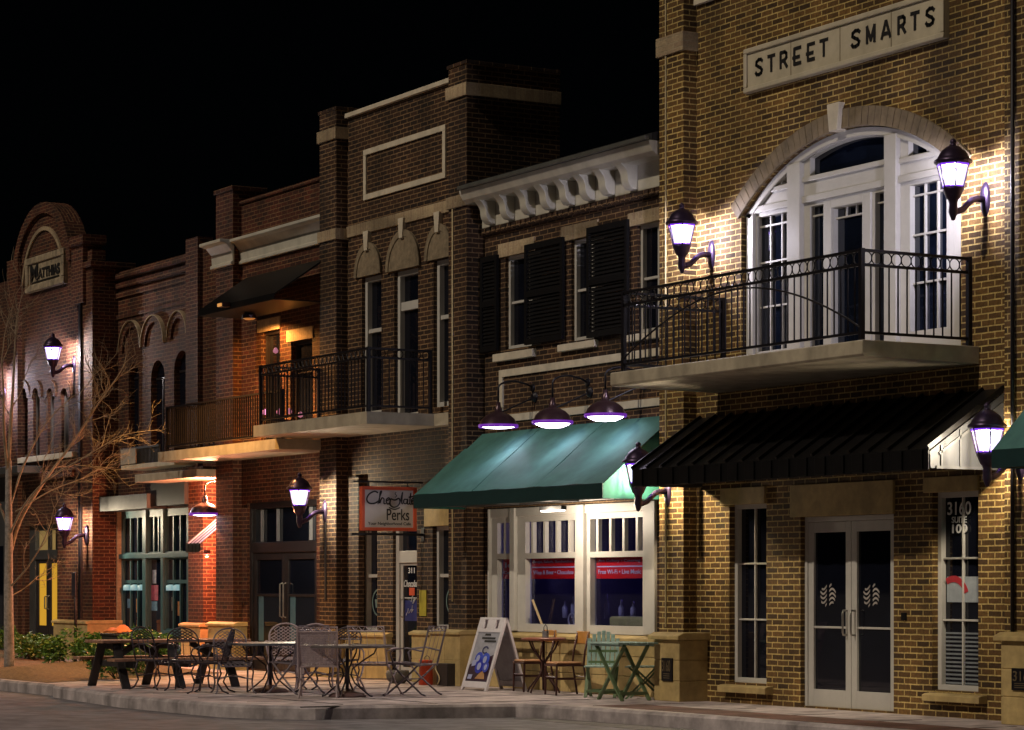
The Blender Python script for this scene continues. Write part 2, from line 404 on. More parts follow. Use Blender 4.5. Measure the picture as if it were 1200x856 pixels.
pyf = -.42
pedestal(b1, X(766.5, pyf), X(796, pyf), pyf, .1, Z(770, 741, pyf), (X(776.5, pyf), X(789, pyf), Z(776, 798, pyf), Z(776, 771, pyf)))
pedestal(b1, X(1173, pyf), X(1173, pyf) + 1.15, pyf, .1, Z(1173, 741, pyf), (X(1187, pyf), X(1187, pyf) + .38, Z(1187, 809, pyf), Z(1187, 783, pyf)))
# arch ring, keystone
ring = MB(); NR = 40; rw = .22
for i in range(NR):
    a0 = R(-aang - 1 + (2 * aang + 2) * i / NR); a1 = R(-aang - 1 + (2 * aang + 2) * (i + .93) / NR)
    q = [(axm + r * math.sin(a), acz + r * math.cos(a)) for r, a in ((ar, a0), (ar, a1), (ar + rw, a1), (ar + rw, a0))]
    ring.prism(q, -.025 - random.random() * .006, .1, 'Y')
ring.build('brick_arch', mat('arch_brick', (.20, .15, .095), .8, noise=.45, nscale=4, bump=.2), b1, bevel=.003)
mort = MB(); o = [(axm + (ar + .003) * math.sin(R(t)), acz + (ar + .003) * math.cos(R(t))) for t in [-aang - 1 + (2 * aang + 2) * i / 40 for i in range(41)]]
i_ = [(axm + (ar + rw - .003) * math.sin(R(t)), acz + (ar + rw - .003) * math.cos(R(t))) for t in [aang + 1 - (2 * aang + 2) * i / 40 for i in range(41)]]
mort.plate(o + i_, [], -.018, .08).build('arch_mortar', mat('mortar', (.36, .29, .19), .9), b1)
kx = X(983)
MB().prism([(kx - .075, zcr - .02), (kx + .075, zcr - .02), (kx + .115, zcr + .30), (kx - .115, zcr + .30)], -.09, .05, 'Y').build('keystone', CASTW, b1, bevel=.012)
# arched window: one sheet of joinery with real openings, panes behind, mullions standing proud
YW = .12
def XW(px): return X(px, YW)
def ZW(px, py): return Z(px, py, YW)
zb = zfl + .02
rail_b, rail_t = ZW(882, 249.5), ZW(882, 231.5)       # panel rail between doors and fanlight
zr0 = rail_b; zr1 = rail_t; zT = ZW(889.5, 255.5)
Lx = (XW(889), XW(927)); Rx = (XW(1068), XW(1111))
m1 = (XW(929), XW(944)); m2 = (XW(1043), XW(1057))
c = (XW(951), XW(966.5), XW(978), XW(1014), XW(1027), XW(1041.5))
def seg_hole(x0, x1, zbot, dr, nseg=14):
    pts = [(x0, zbot), (x1, zbot)]
    for i in range(nseg + 1):
        x = x1 + (x0 - x1) * i / nseg
        pts.append((x, max(zbot + .01, ztop(x, dr))))
    return pts
holes = {'left_light': rect(Lx[0], Lx[1], zb + .25, ZW(890, 256)), 'right_light': rect(Rx[0], Rx[1], zb + .25, zT),
         'side_light': rect(c[0], c[1], zb + .1, zT), 'door_light': rect(c[2], c[3], zb + .22, zT - .08), 'side_light2': rect(c[4], c[5], zb + .1, zT),
         'fanlight': seg_hole(c[0], XW(1040), zr1 + .09, .115)}
holes['left_light'] = rect(Lx[0], Lx[1], zb + .25, zT)
xa = axm - math.sqrt((ar - .12) ** 2 - (zr1 + .09 - acz) ** 2)
holes['quarter_light'] = seg_hole(xa, XW(926), zr1 + .07, .105)
holes['quarter_light2'] = seg_hole(XW(1066), 2 * axm - xa, zr1 + .07, .105)
jo = MB().plate(arch_poly(.01, zb), list(holes.values()), YW - .02, YW + .06).build('arched_window', TRIM, b1, bevel=.004)
MB().plate(arch_poly(.02, zb + .02), [], YW + .05, YW + .075).build('pane', GLASSB, jo)
pr = MB()
for (x0, x1) in (m1, m2): pr.box(x0, x1, YW - .09, YW - .02, zb, ztop((x0 + x1) / 2, .08))
pr.box(ax0 + .03, ax0 + .17, YW - .07, YW - .02, zb, zsp + .02); pr.box(ax1 - .17, ax1 - .03, YW - .07, YW - .02, zb, zsp + .02)
pr.box(ax0 + .17, m1[0], YW - .06, YW - .02, zr0 - .03, zr0 + .05); pr.box(m1[1], m2[0], YW - .06, YW - .02, zr0 - .03, zr0 + .05); pr.box(m2[1], ax1 - .17, YW - .06, YW - .02, zr0 - .03, zr0 + .05)
pr.box(m1[1], m2[0], YW - .05, YW - .02, zr1 + .03, zr1 + .09); pr.box(ax0 + .30, m1[0], YW - .05, YW - .02, zr1 + .0, zr1 + .06); pr.box(m2[1], ax1 - .30, YW - .05, YW - .02, zr1 + .0, zr1 + .06)
pr.build('mullion', TRIM, jo, bevel=.008)
ob = MB()
for dr0, yo in ((.0, YW - .06),):
    p = arch_poly(.012, zsp); q = arch_poly(.10, zsp)
    ob.plate(p[2:] + [(x, z) for x, z in reversed(q[2:])], [], YW - .07, YW - .02)
ob.build('arch_moulding', TRIM, jo, bevel=.008)
gb = MB()
for (x0, x1) in (Lx, Rx):
    for f_ in (.33, .68): gb.box(x0 + (x1 - x0) * f_ - .011, x0 + (x1 - x0) * f_ + .011, YW + .02, YW + .048, zb + .25, zT)
    for f_ in (.33, .66, .93): gb.box(x0, x1, YW + .021, YW + .047, zb + .25 + (zT - .25 - zb) * f_ - .011, zb + .25 + (zT - .25 - zb) * f_ + .011)
gb.box(c[2], c[3], YW + .021, YW + .047, zT - .20, zT - .18)
for k in (1, 2): gb.box(c[2] + (c[3] - c[2]) * k / 3 - .008, c[2] + (c[3] - c[2]) * k / 3 + .008, YW + .02, YW + .046, zT - .20, zT - .08)
for q in (0, 4): gb.box(c[q], c[q + 1], YW + .021, YW + .047, zT - .12, zT - .10)
gb.build('glazing_bar', TRIM, jo)
dm = MB(); dm.box(XW(969), c[2] - .005, YW - .05, YW - .02, zb, zT + .02); dm.box(c[3] + .005, XW(1024), YW - .05, YW - .02, zb, zT + .02)
dm.box(c[2] - .005, c[3] + .005, YW - .05, YW - .02, zT - .075, zT + .02); dm.box(c[2] - .005, c[3] + .005, YW - .05, YW - .02, zb, zb + .22)
dm.build('balcony_door', TRIM, jo, bevel=.006)
# balcony
def ring_frieze(b, a, d, nr, z0, z1, r):
    """nr rings between two rails from a, direction d (full vector)"""
    L = d.length; u = d / L
    for k in range(nr):
        cpt = a + u * (L * (k + .5) / nr); rr = (z1 - z0) / 2 - .008
        b.tube([cpt + u * (rr * math.cos(t)) + Vector((0, 0, (z0 + z1) / 2 - cpt.z + rr * math.sin(t))) for t in [2 * math.pi * i / 12 for i in range(12)]], r, 4, True)
def railing(parent, pts, zbase, ztop_, frieze=.15, spacing=.115, post=.05, rr=.008, bal=.0065, curve=None, ringsp=.135):
    rl = MB(); bl = MB(); fr = MB()
    for p in pts: rl.box(p[0] - post / 2, p[0] + post / 2, p[1] - post / 2, p[1] + post / 2, zbase, ztop_ + .02)
    for a, b_ in zip(pts[:-1], pts[1:]):
        a = Vector((a[0], a[1], 0)); b_ = Vector((b_[0], b_[1], 0)); d = b_ - a; L = d.length; u = d / L
        zs = [ztop_, zbase + .09] + ([ztop_ - frieze] if frieze else [])
        for z in zs: rl.bar(a + u * post / 2 + Vector((0, 0, z)), b_ - u * post / 2 + Vector((0, 0, z)), .045 if z == ztop_ else .032, .028)
        k = int(L / spacing)
        for i in range(1, k):
            p = a + d * (i / k); bl.box(p.x - bal, p.x + bal, p.y - bal, p.y + bal, zbase + .09, ztop_ - frieze)
        if frieze: ring_frieze(fr, a, d, max(2, round(L / ringsp)), ztop_ - frieze, ztop_, rr)
    o = rl.build('railing', IRON, parent); bl.build('balusters', IRON, parent)
    if frieze: fr.build('ring_frieze', IRON, parent)
    if curve:
        curve.build('curved_bar', IRON, parent)
    return o
sx0, sx1, sy = X(715, -1.57), X(1148, 0), -1.57
zs1 = zfl; zs0 = Z(1010, 417, sy)
sb = MB(); sb.prism([(sy, zs0 + .02), (sy, zs1 - .01), (sy + .02, zs1), (-.002, zs1), (-.002, zs0 - .02), (sy + .03, zs0)], sx0, sx1)
bal1 = sb.build('balcony', SLAB, b1, bevel=.008)
rx0, rx1, ry = X(731, -1.47), X(1138, 0), -1.47
zrt = Z(1011, 293, ry)
cb = MB(); pts = []
for i in range(25):
    t = i / 24; pts.append((rx0 + (rx1 - rx0) * t, ry - .02, zs1 + .14 + .62 * math.sin(math.pi * t) ** .9))
cb.tube(pts, .011, 6)
railing(bal1, [(rx0, -.03), (rx0, ry), (rx1, ry), (rx1, -.03)], zs1, zrt, frieze=.15, curve=cb)
# ground floor of building 1
window(b1, *wl, .08, TRIM, GLASS, 2, (.345, .675), fw=.06, name='window')
win_r = window(b1, *wr, .08, TRIM, GLASS, 2, (.345, .675), fw=.06, name='window')
for nm, (a, b_, py0, py1), m_ in (('lintel', (846, 898, 592.5, 573), STONE), ('lintel', (1084, 1148, 578, 560), STONE)):
    part(nm, m_, b1, (X(a), X(b_), -.03, .05, Z(a, py0), Z(a, py1)))
part('lintel', STONE, b1, (X(928), X(1049), -.035, .05, dr_[3], Z(928, 569)), bevel=.008)
for a, b_, py0, py1 in ((845, 901, 811, 801), (1085, 1152, 821.5, 811)):
    z0, z1 = Z(a, py0, -.1), Z(a, py1, -.1)
    MB().prism([(-.12, z0), (-.12, z1 - .03), (-.08, z1 - .015), (.14, z1), (.14, z0)], X(a, -.06), X(b_, -.06)).build('sill', STONE, b1, bevel=.006)
# double door: two leaves
fx0, fx1, fzt = dr_[0], dr_[1], dr_[3]
part('door_frame', TRIM, b1, (fx0, fx0 + .05, .06, .16, 0, fzt), (fx1 - .05, fx1, .06, .16, 0, fzt), (fx0 + .05, fx1 - .05, .06, .16, fzt - .06, fzt))
part('threshold', GREYM, b1, (fx0, fx1, .02, .22, 0, .015))
xm = (fx0 + fx1) / 2
for s, (x0, x1) in ((-1, (fx0 + .052, xm - .004)), (1, (xm + .004, fx1 - .052))):
    d = MB(); y0, y1 = .075, .125; zt = fzt - .065; st = .10
    d.box(x0, x0 + st, y0, y1, .02, zt); d.box(x1 - st, x1, y0, y1, .02, zt); d.box(x0 + st, x1 - st, y0, y1, .02, .22); d.box(x0 + st, x1 - st, y0, y1, zt - .12, zt)
    d.box(x0 + st, x1 - st, y0 + .01, y1 - .01, .93, .955)
    o = d.build('door', TRIM, b1, bevel=.004)
    pn = MB().box(x0 + st, x1 - st, y0 + .03, y0 + .04, .22, zt - .12).build('pane', GLASS, o)
    hx = xm + s * .075
    MB().tube([(hx, .075, .86), (hx, .02, .86), (hx, .01, .89), (hx, .01, 1.11), (hx, .02, 1.14), (hx, .075, 1.14)], .012, 8).build('handle', mat('brushed_steel', (.5, .48, .45), .3, .9), o, smooth=True)
    # round emblem of wavy feathers on the glass
    ex = (x0 + x1) / 2 - (.06 if s < 0 else .07); ez = 1.31; em = MB()
    er = .155
    for k in range(-4, 5):
        zo = k * .052; up = []; lo = []
        for i in range(25):
            xx = -er + 2 * er * i / 24; lim = math.sqrt(max(0, er * er - xx * xx)); side = 1 if xx > 0 else -1
            if abs(xx) < .018: continue
            zz = zo + (.055 * math.sin(math.pi * (xx + er * .1) / er * 1.0) if xx < 0 else .055 * math.sin(math.pi * xx / er) - .01) + (.02 if xx < 0 else -.02)
            if -lim < zz - .012 and zz + .012 < lim: up.append((side, xx, zz))
        for sd_ in (-1, 1):
            q_ = [(x_, z_) for s_, x_, z_ in up if s_ == sd_]
            if len(q_) > 2: em.plate([(ex + x_, ez + z_ + .013) for x_, z_ in q_] + [(ex + x_, ez + z_ - .011) for x_, z_ in q_[::-1]], [], y0 + .024, y0 + .029)
    em.build('emblem', mat('pale_decal', (.42, .38, .36), .5), o)
# window number
wx0, wx1, wz0, wz1 = wr
t = MB(); xc = wx0 + (wx1 - wx0) * .5
yl = .118
t.text('3160', X(1110.5, yl), X(1138, yl), Z(1110, 603.5), Z(1110, 588), yl, .004, bold=.012)
t.text('SUITE', X(1115.5, yl), X(1133, yl), Z(1110, 613), Z(1110, 605.5), yl, .004, bold=.015)
t.text('100', X(1116, yl), X(1133.5, yl), Z(1110, 625), Z(1110, 614.5), yl, .004, bold=.02)
t.build('window_lettering', WHITEP, win_r)['label'] = 'white 3160 SUITE 100 lettering on the glass'
yp = .125
ps = thing('window_poster', 'pale poster with a red rainbow shape in the narrow window below the suite number', 'poster', (xc, yp, Z(1110, 706)))
MB().box(wx0 + .1, wx1 - .07, yp, yp + .005, Z(1110, 706), Z(1110, 676)).build('sheet', mat('poster_paper', (.30, .33, .36), .6), ps)
rb = MB()
for k, mm in ((0, 0),):
    p = arc(xc - .17, Z(1110, 703), .26, 20, 120, 14); q = arc(xc - .17, Z(1110, 703), .19, 120, 20, 14); rb.plate(p + q, [], yp - .006, yp - .001)
rb.build('red_rainbow', mat('poster_red', (.35, .02, .03), .6), ps)
bl = MB()
for k in range(13): bl.box(wx0 + .07, wx1 - .07, .135, .139, wz0 + .07 + .045 * k, wz0 + .09 + .045 * k)
bl.build('blind', mat('blind', (.18, .20, .22), .5), win_r)
part('door_bell', SHUT, b1, (X(1058), X(1063), -.03, 0, Z(1058, 727), Z(1058, 718)))
MB().tube([(X(1190, -.2) , -.24, 0), (X(1190, -.2), -.24, 9.5)], .022, 8).build('conduit', IRON, b1, smooth=True)
MB().tube([(X(781, -.2), -.212, Z(781, 735, -.2)), (X(781, -.2), -.212, 9.5)], .011, 6).build('corner_wire', mat('pale_cable', (.5, .4, .22), .5), b1)
# STREET SMARTS sign
ys = -.09
s0, s1 = X(870.5, ys), X(1105, ys); sz0 = Z(870.5, 110, ys); sz1 = Z(870.5, 58.5, ys)
sg = thing('building_sign', 'cream stone sign reading STREET SMARTS high on the brick wall', 'sign', ((s0 + s1) / 2, 0, sz0))
MB().box(s0, s1, ys + .03, -.002, sz0, sz1).build('panel', SIGNST, sg)
fw = .06
MB().box(s0, s1, ys, ys + .03, sz0, sz0 + fw).box(s0, s1, ys, ys + .03, sz1 - fw, sz1).box(s0, s0 + fw, ys, ys + .03, sz0 + fw, sz1 - fw).box(s1 - fw, s1, ys, ys + .03, sz0 + fw, sz1 - fw).build('border', SIGNST, sg, bevel=.012)
for px in (924.5, 982, 1042): MB().box(X(px, ys) - .006, X(px, ys) + .006, ys + .026, ys + .031, sz0 + fw, sz1 - fw).build('joint', mat('sign_joint', (.22, .18, .12), .8), sg)
def stroke_word(b, glyphs, y, d, wt):
    for ch, x0, x1, z0, z1 in glyphs:
        W = x1 - x0; H = z1 - z0; paths = []
        if ch == 'S': paths = [[(1, .86), (.8, .98), (.45, 1), (.12, .88), (.08, .68), (.4, .54), (.75, .42), (.95, .26), (.85, .08), (.5, 0), (.15, .03), (0, .16)]]
        if ch == 'T': paths = [[(0, 1), (1, 1)], [(.5, 1), (.5, 0)]]
        if ch == 'R': paths = [[(.08, 0), (.08, 1)], [(.08, 1), (.7, 1), (.92, .88), (.92, .62), (.7, .48), (.08, .42)], [(.55, .44), (1, 0)]]
        if ch == 'E': paths = [[(.08, 0), (.08, 1)], [(.08, 1), (1, 1)], [(-.1, .42), (.8, .42)], [(.08, 0), (1, 0)]]
        if ch == 'M': paths = [[(.04, 0), (.04, 1)], [(.04, 1), (.5, .12)], [(.5, .12), (.96, 1)], [(.96, 1), (.96, 0)]]
        if ch == 'A': paths = [[(0, 0), (.45, 1)], [(.55, 1), (1, 0)], [(.45, 1), (.55, 1)], [(.1, .26), (.9, .26)]]
        for k, p in enumerate(paths):
            for a, e in zip(p[:-1], p[1:]):
                A = Vector((x0 + a[0] * W, y - .001 * k, z0 + a[1] * H)); Bv = Vector((x0 + e[0] * W, y - .001 * k, z0 + e[1] * H)); u = (Bv - A).normalized() * wt * .3
                b.bar(A - u, Bv + u, d, wt, up=u.cross(Vector((0, 1, 0))))
lt = MB()
cols = [('S', 883.5, 891), ('T', 898, 905.5), ('R', 912, 920), ('E', 928, 936), ('E', 944, 952), ('T', 959, 967.5), ('S', 996, 1005), ('M', 1013.5, 1023), ('A', 1031, 1041), ('R', 1050, 1058.5), ('T', 1065.5, 1074.5), ('S', 1083, 1092)]
tz0, tz1 = Z(883, 88.5, ys), Z(883, 71.0, ys)
stroke_word(lt, [(ch, X(a, ys), X(b_, ys), tz0, tz1) for ch, a, b_ in cols], ys + .027, .006, .040)
lt.build('lettering', BLACKP, sg)

# ------------------------------------------------------------------ black metal awning of building 1
AY = -1.02
a0, a1 = X(822, 0), X(1177, 0)
zt, zf, zv = Z(1177, 455), Z(1083, 526, AY), Z(1083, 551, AY)
aw = thing('awning', 'black standing-seam metal awning over the double door below the big balcony', 'awning', ((a0 + a1) / 2, 0, zv))
MB().prism([(-.002, zt), (AY, zf), (AY, zf - .02), (-.002, zt - .03)], a0, a1).build('roof_sheet', BLKAWN, aw)
sm = MB(); ns = 17
for i in range(ns + 1):
    x = a0 + (a1 - a0) * i / ns; sm.bar((x, -.01, zt + .012), (x, AY - .01, zf + .012), .025, .045)
sm.build('seam', BLKAWN, aw)
vl = MB(); vl.box(a0, a1, AY - .004, AY + .012, zv, zf)
for i in range(ns): x = a0 + (a1 - a0) * (i + .5) / ns; vl.box(x - .09, x + .09, AY - .03, AY - .004, zv + .01, zf - .01)
vl.build('valance', BLKAWN, aw, bevel=.004)
for x0, x1, nm in ((a1 - .03, a1 - .005, 'end_panel'), (a0 + .005, a0 + .03, 'end_panel')):
    e = MB().prism([(-.004, zt - .05), (AY + .02, zf - .03), (AY + .02, zv + .02), (-.004, zv + .02)], x0, x1).build(nm, ENDGREY, aw)
    fr = MB(); xx = x1 + .008 if x1 > 0 else x0 - .008
    for y in (-.3, -.6, -.85): fr.bar((xx, y, zv + .04), (xx, y, zf + (zt - zf) * (AY - y) / AY - .07), .02, .02)
    fr.bar((xx, -.02, zt - .16), (xx, AY + .14, zf - .05), .02, .03); fr.bar((xx, AY + .03, zf - .06), (xx, AY + .03, zv + .03), .03, .02); fr.bar((xx, AY + .1, zv + .03), (xx, -.02, zv + .03), .02, .03)
    fr.build('end_rib', GREYM, aw)
# right-hand green awning (next shop)
GY = -1.2
g0 = X(1163, GY)
zg = Z(1163, 527.5, GY); zgv = Z(1163, 549, GY)
ag = thing('awning', 'end of a green canvas awning at the right edge beside the lantern', 'awning', (g0 + 1.5, 0, zgv))
MB().prism([(-.21, zg + 1.0), (GY, zg), (GY + .01, zg - .02), (-.21, zg + .96)], g0, g0 + 4.2).build('canopy', GREEN, ag)
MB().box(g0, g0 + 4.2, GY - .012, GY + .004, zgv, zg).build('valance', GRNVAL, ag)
MB().prism([(-.21, zg + .95), (GY + .02, zg - .02), (GY + .02, zgv), (-.21, zgv)], g0 + .002, g0 + .012).build('end_flap', GREEN, ag)
MB().tube([(g0 + .03, -.22, zgv + .03), (g0 + .03, GY + .03, zgv + .03), (g0 + 4, GY + .03, zgv + .03)], .02, 8).build('frame', GREYM, ag)

# ================================================================== BUILDING 2: the low one with the green awning
Y2 = .06
b2x0, b2x1 = X(565, 0) - .02, xl1 + .02
b2 = thing('brick_building', 'low brick building with white bracketed cornice and black shutters between two taller ones', 'building', ((b2x0 + b2x1) / 2, 0, 0))
def X2(px): return X(px, Y2)
def Z2(px, py): return Z(px, py, Y2)
z2c = Z2(571, 268)                               # underside of the bracket frieze
UW = [(592.5, 634, 410, 301), (669.5, 708, 400.5, 282), (747, 785, 391, 264)]
uw = [(X2(a), X2(b_), Z2(a, p0), Z2(a, p1)) for a, b_, p0, p1 in UW]
sf = (X2(574), X2(770), Z2(577, 741), Z2(577, 597))        # shop front opening
MB().plate(rect(b2x0, b2x1, 0, Z2(571, 214)), [rect(*q) for q in uw] + [rect(*sf)], Y2, Y2 + .25).build('wall', DARK, b2)
part('upper_block', DARK, b2, (b2x0, b2x1, Y2 + .26, 10, sf[3] + .25, Z2(571, 236)), bevel=0)
# interior of the shop
idk = mat('interior_wall', (.07, .06, .11), .8, noise=.3, nscale=2)
iz = sf[3] + .12
part('interior', idk, b2, (b2x0 + .1, b2x1 - .1, 4.2, 4.3, 0, iz), (b2x0 + .02, b2x0 + .1, Y2 + .25, 4.2, 0, iz), (b2x1 - .1, b2x1 - .02, Y2 + .25, 4.2, 0, iz), (b2x0 + .1, b2x1 - .1, Y2 + .25, 4.2, iz - .06, iz), (b2x0 + .1, b2x1 - .1, Y2 + .25, 4.2, 0, .02), bevel=0)
for i, (q, lz) in enumerate(zip(uw, ((585.5, 627.5, 303, 287), (659, 702, 284, 267), (737.5, 785, 266.5, 251)))):
    window(b2, q[0], q[1], q[2], q[3], Y2 + .05, TRIM, GLASS, 2, (.5,), fw=.05, mw=.035, name='window')
    part('lintel', SOLDIER, b2, (X2(lz[0]), X2(lz[1]), Y2 - .03, Y2 + .05, Z2(lz[0], lz[2]), Z2(lz[0], lz[3])), soldier=True)
    sl0 = ((582, 628.5, 425, 416), (658, 701.5, 413, 405), (736, 785, 402, 394))[i]
    part('sill', CASTW, b2, (X2(sl0[0]), X2(sl0[1]), Y2 - .07, Y2 + .1, Z2(sl0[0], sl0[2]), Z2(sl0[0], sl0[3])))
for px0_, px1_, p0, p1 in ((567.5, 587, 414, 303), (619.5, 664, 405, 288), (692.5, 740, 397, 268)):
    x0, x1, z0, z1 = X2(px0_), X2(px1_), Z2(px0_, p0), Z2(px0_, p1)
    b = MB(); y0, y1 = Y2 - .075, Y2 - .03
    b.box(x0, x0 + .06, y0, y1, z0, z1); b.box(x1 - .06, x1, y0, y1, z0, z1)
    for zz in (z0, (z0 + z1) / 2 - .04, z1 - .08): b.box(x0 + .06, x1 - .06, y0, y1, zz, zz + .08)
    k = 0; z = z0 + .09
    while z < z1 - .1:
        b.prism([(y0 + .012, z), (y0 + .016, z + .006), (y1 - .004, z + .05), (y1 - .008, z + .045)], x0 + .06, x1 - .06); z += .052
    b.build('shutter', SHUT, b2)
# cornice: frieze board, fascia with crown, brackets, gutter, roof
fx0_ = b2x0; zfr0, zfr1 = Z2(571, 268), Z2(571, 234)
part('frieze', CORN, b2, (fx0_, b2x1, Y2 - .05, Y2 + .02, zfr0, zfr1 + .02))
yc = -.28
zc0, zc1 = Z(549, 237.5, yc), Z(549, 222.5, yc)
cm = MB().prism([(yc, zc0 + .05), (yc - .05, zc1 - .05), (yc - .06, zc1), (Y2 + .3, zc1), (Y2 + .3, zc0 + .0), (yc + .06, zc0)], fx0_ - .05, b2x1)
cm.build('cornice', CORN, b2, bevel=.008)
part('frieze_brick_course', DARK, b2, (fx0_, b2x1, Y2 - .06, Y2, zfr0 - .10, zfr0 - .004), bevel=.003)
dn = MB(); x = fx0_ + .03
while x < b2x1 - .1: dn.box(x, x + .095, Y2 - .075, Y2 - .062, zfr0 - .085, zfr0 - .015); x += .14
dn.build('dentil_course', DARK, b2)
for px in (571.5, 594, 618, 641.5, 664.5, 688, 711, 737.5):
    x = X(px + 6, Y2 - .05); h = zc0 - zfr0 - .01; yb = Y2 - .055
    pts = [(yb, zfr0 + .02)]
    for i in range(25):
        t = i / 24; d = .08 + .20 * t + .028 * math.sin(t * 2 * math.pi + .3)
        pts.append((yb - d * .9, zfr0 + .03 + h * t * .96))
    pts.append((yb, zfr0 + .03 + h * .96))
    MB().prism(pts, x - .085, x + .085).build('bracket', CORN, b2, bevel=.01)
MB().prism([(yc - .02, zc1 + .003), (yc - .02, zc1 + .09), (4.5, zc1 + 1.6), (9.9, zc1 + .1), (9.9, zc1 + .003)], fx0_, b2x1).build('roof', ROOF, b2)
part('gutter', mat('dull_gutter', (.12, .12, .11), .5, .4), b2, (fx0_, b2x1, yc - .12, yc - .062, zc1 - .0, zc1 + .05))
# raised stone band framing a brick panel
bx0 = X2(586.5); bt = Z2(586.5, 434.5); bb = Z2(603, 494)
part('panel_band', CASTW, b2, (bx0, b2x1, Y2 - .03, Y2, bt - .10, bt), (bx0, bx0 + .10, Y2 - .03, Y2, bb, bt - .1), (bx0 + .1, b2x1, Y2 - .03, Y2, bb, bb + .10), bevel=.004)
# stone base + sill of the shop front
zs_ = sf[2]
part('stone_base', STONE, b2, *[(b2x0 + (b2x1 - b2x0) * i / 4 + .003, b2x0 + (b2x1 - b2x0) * (i + 1) / 4 - .003, Y2 - .10, Y2 - .002, zs_ * r / 3 + .002, zs_ * (r + 1) / 3 - .004 - (.07 if r == 2 else 0)) for i in range(4) for r in range(3)])
MB().prism([(Y2 - .17, zs_ - .065), (Y2 - .17, zs_ - .02), (Y2 + .1, zs_ + .02), (Y2 + .1, zs_ - .065)], b2x0 + .02, b2x1 - .02).build('sill', STONE, b2, bevel=.008)
# joinery of the shop front: three lights with barred transoms
ysf = Y2 + .02
def XS(px): return X(px, ysf + .06)
fr = MB(); x0, x1, z0, z1 = sf
zth = Z(620, 612, ysf + .06); ztb = Z(620, 648.5, ysf + .06); zbt = Z(620, 655, ysf + .06)
zb2 = z0 + .13
lights = [(XS(587), XS(605)), (XS(620), XS(678)), (XS(696), XS(758))]
fr.plate(rect(x0, x1, z0 + .02, z1), [rect(a, b_, ztb, zth) for a, b_ in lights] + [rect(a, b_, zb2, zbt) for a, b_ in lights], ysf, ysf + .10)
sfo = fr.build('shop_front', TRIM, b2, bevel=.005)
pr = MB()
for a, b_ in ((x0, XS(581)), (XS(605) + .01, XS(611)), (XS(683), XS(692)), (XS(762), x1)): pr.box(a, b_, ysf - .06, ysf, z0 + .03, z1)
pr.box(x0, x1, ysf - .03, ysf - .001, z1 - .12, z1 - .0)
pr.build('pilaster_strip', TRIM, sfo, bevel=.008)
for (a, b_), nb in zip(lights, (2, 4, 4)):
    for k in range(nb): xx = a + (b_ - a) * (k + .5 + (.4 if nb == 2 else 0)) / nb; MB().box(xx - .028, xx + .028, ysf + .01, ysf + .07, ztb, zth).build('transom_bar', TRIM, sfo, bevel=.004)
for a, b_ in lights: MB().box(a - .01, b_ + .01, ysf + .075, ysf + .082, zb2 - .01, zth + .01).build('pane', CLEAR, sfo)
# banners behind the glass
zk0, zk1 = Z(640, 678.5, ysf + .1), Z(640, 654.5, ysf + .1)
bn = [('red banner half hidden in the narrow left light of the shop front', ['Ice', 'Coffee'], [.40, .15, .45, .05]),
      ('red window banner reading Soups, Salads, Sandwiches and Wine & Beer, Chocolate', ['Soups, Salads, Sandwiches', 'Wine & Beer \u2022 Chocolate'], None),
      ('red window banner reading Art Gallery, Catering, Free Wi-Fi and Live Music', ['Art Gallery \u2022 Catering', 'Free Wi-Fi \u2022 Live Music'], None)]
for (lab, lines, _), (a, b_) in zip(bn, lights):
    a -= .03; b_ -= .03; yb = ysf + .088
    t = thing('window_banner', lab, 'banner', ((a + b_) / 2, yb, zk0), 'red banners in the shop window')
    MB().box(a + .04, b_ + .04, yb + .004, yb + .008, zk0, zk1).build('sheet', REDB, t)
    tm = MB(); zmid = zk0 + (zk1 - zk0) * .56
    if len(lines[0]) > 5:
        tm.box(a + .06, b_ - .01, yb + .001, yb + .003, zmid - .008, zmid + .008)
        tm.text(lines[0], a + .09, b_ - .17, zmid + .05, zk1 - .03, yb + .003, .002, bold=.012)
        tm.text(lines[1], a + .09, b_ - .15, zk0 + .06, zmid - .04, yb + .003, .002, bold=.012)
    else:
        tm.text(lines[0], a + .10, b_ + .01, zmid, zk1 - .05, yb + .003, .002, bold=.01); tm.text(lines[1], a + .05, b_ + .015, zk0 + .07, zmid - .05, yb + .003, .002, bold=.01)
    tm.build('lettering', WHITEP, t)
# a few things on the window board inside
ol = mat('olive_cushion', (.28, .26, .08), .8)
tag(MB().box(XS(706), XS(757), ysf + .16, ysf + .42, zb2 - .02, zb2 + .12).build('window_cushion', ol, bevel=.03), 'olive cushion lying inside the right shop window', 'cushion')
for k, (px, h) in enumerate(((662, .24), (672, .30), (711, .34), (728, .26), (742, .24))):
    p = Vector((X(px, ysf + .5), ysf + .5, zb2 + .08))
    o = MB().lathe([(.035, 0), (.04, .1), (.038, h * .6), (.014, h * .75), (.014, h), (0, h)], p, 10).build('glass_bottle', mat('pale_bottle', (.25, .25, .33), .15), smooth=True)
    tag(o, ('pale bottle left of the mullion in the middle shop window', 'taller pale bottle next to the mullion in the middle shop window', 'tall pale bottle at the left edge of the right shop window', 'pale bottle behind the middle of the olive cushion', 'pale bottle behind the right part of the olive cushion')[k], 'bottle', 'bottles inside the shop windows')
part('window_board', TRIM, b2, (x0 + .1, x1 - .1, ysf + .12, ysf + .7, zb2 - .06, zb2 - .03))
lb = MB().bar(AT(624, 703, 35.6), AT(637, 737, 35.6), .03, .03).build('leaning_stick', mat('pale_wood', (.5, .38, .22), .6)); tag(lb, 'pale wooden stick leaning inside the middle shop window', 'stick')
bk = MB()
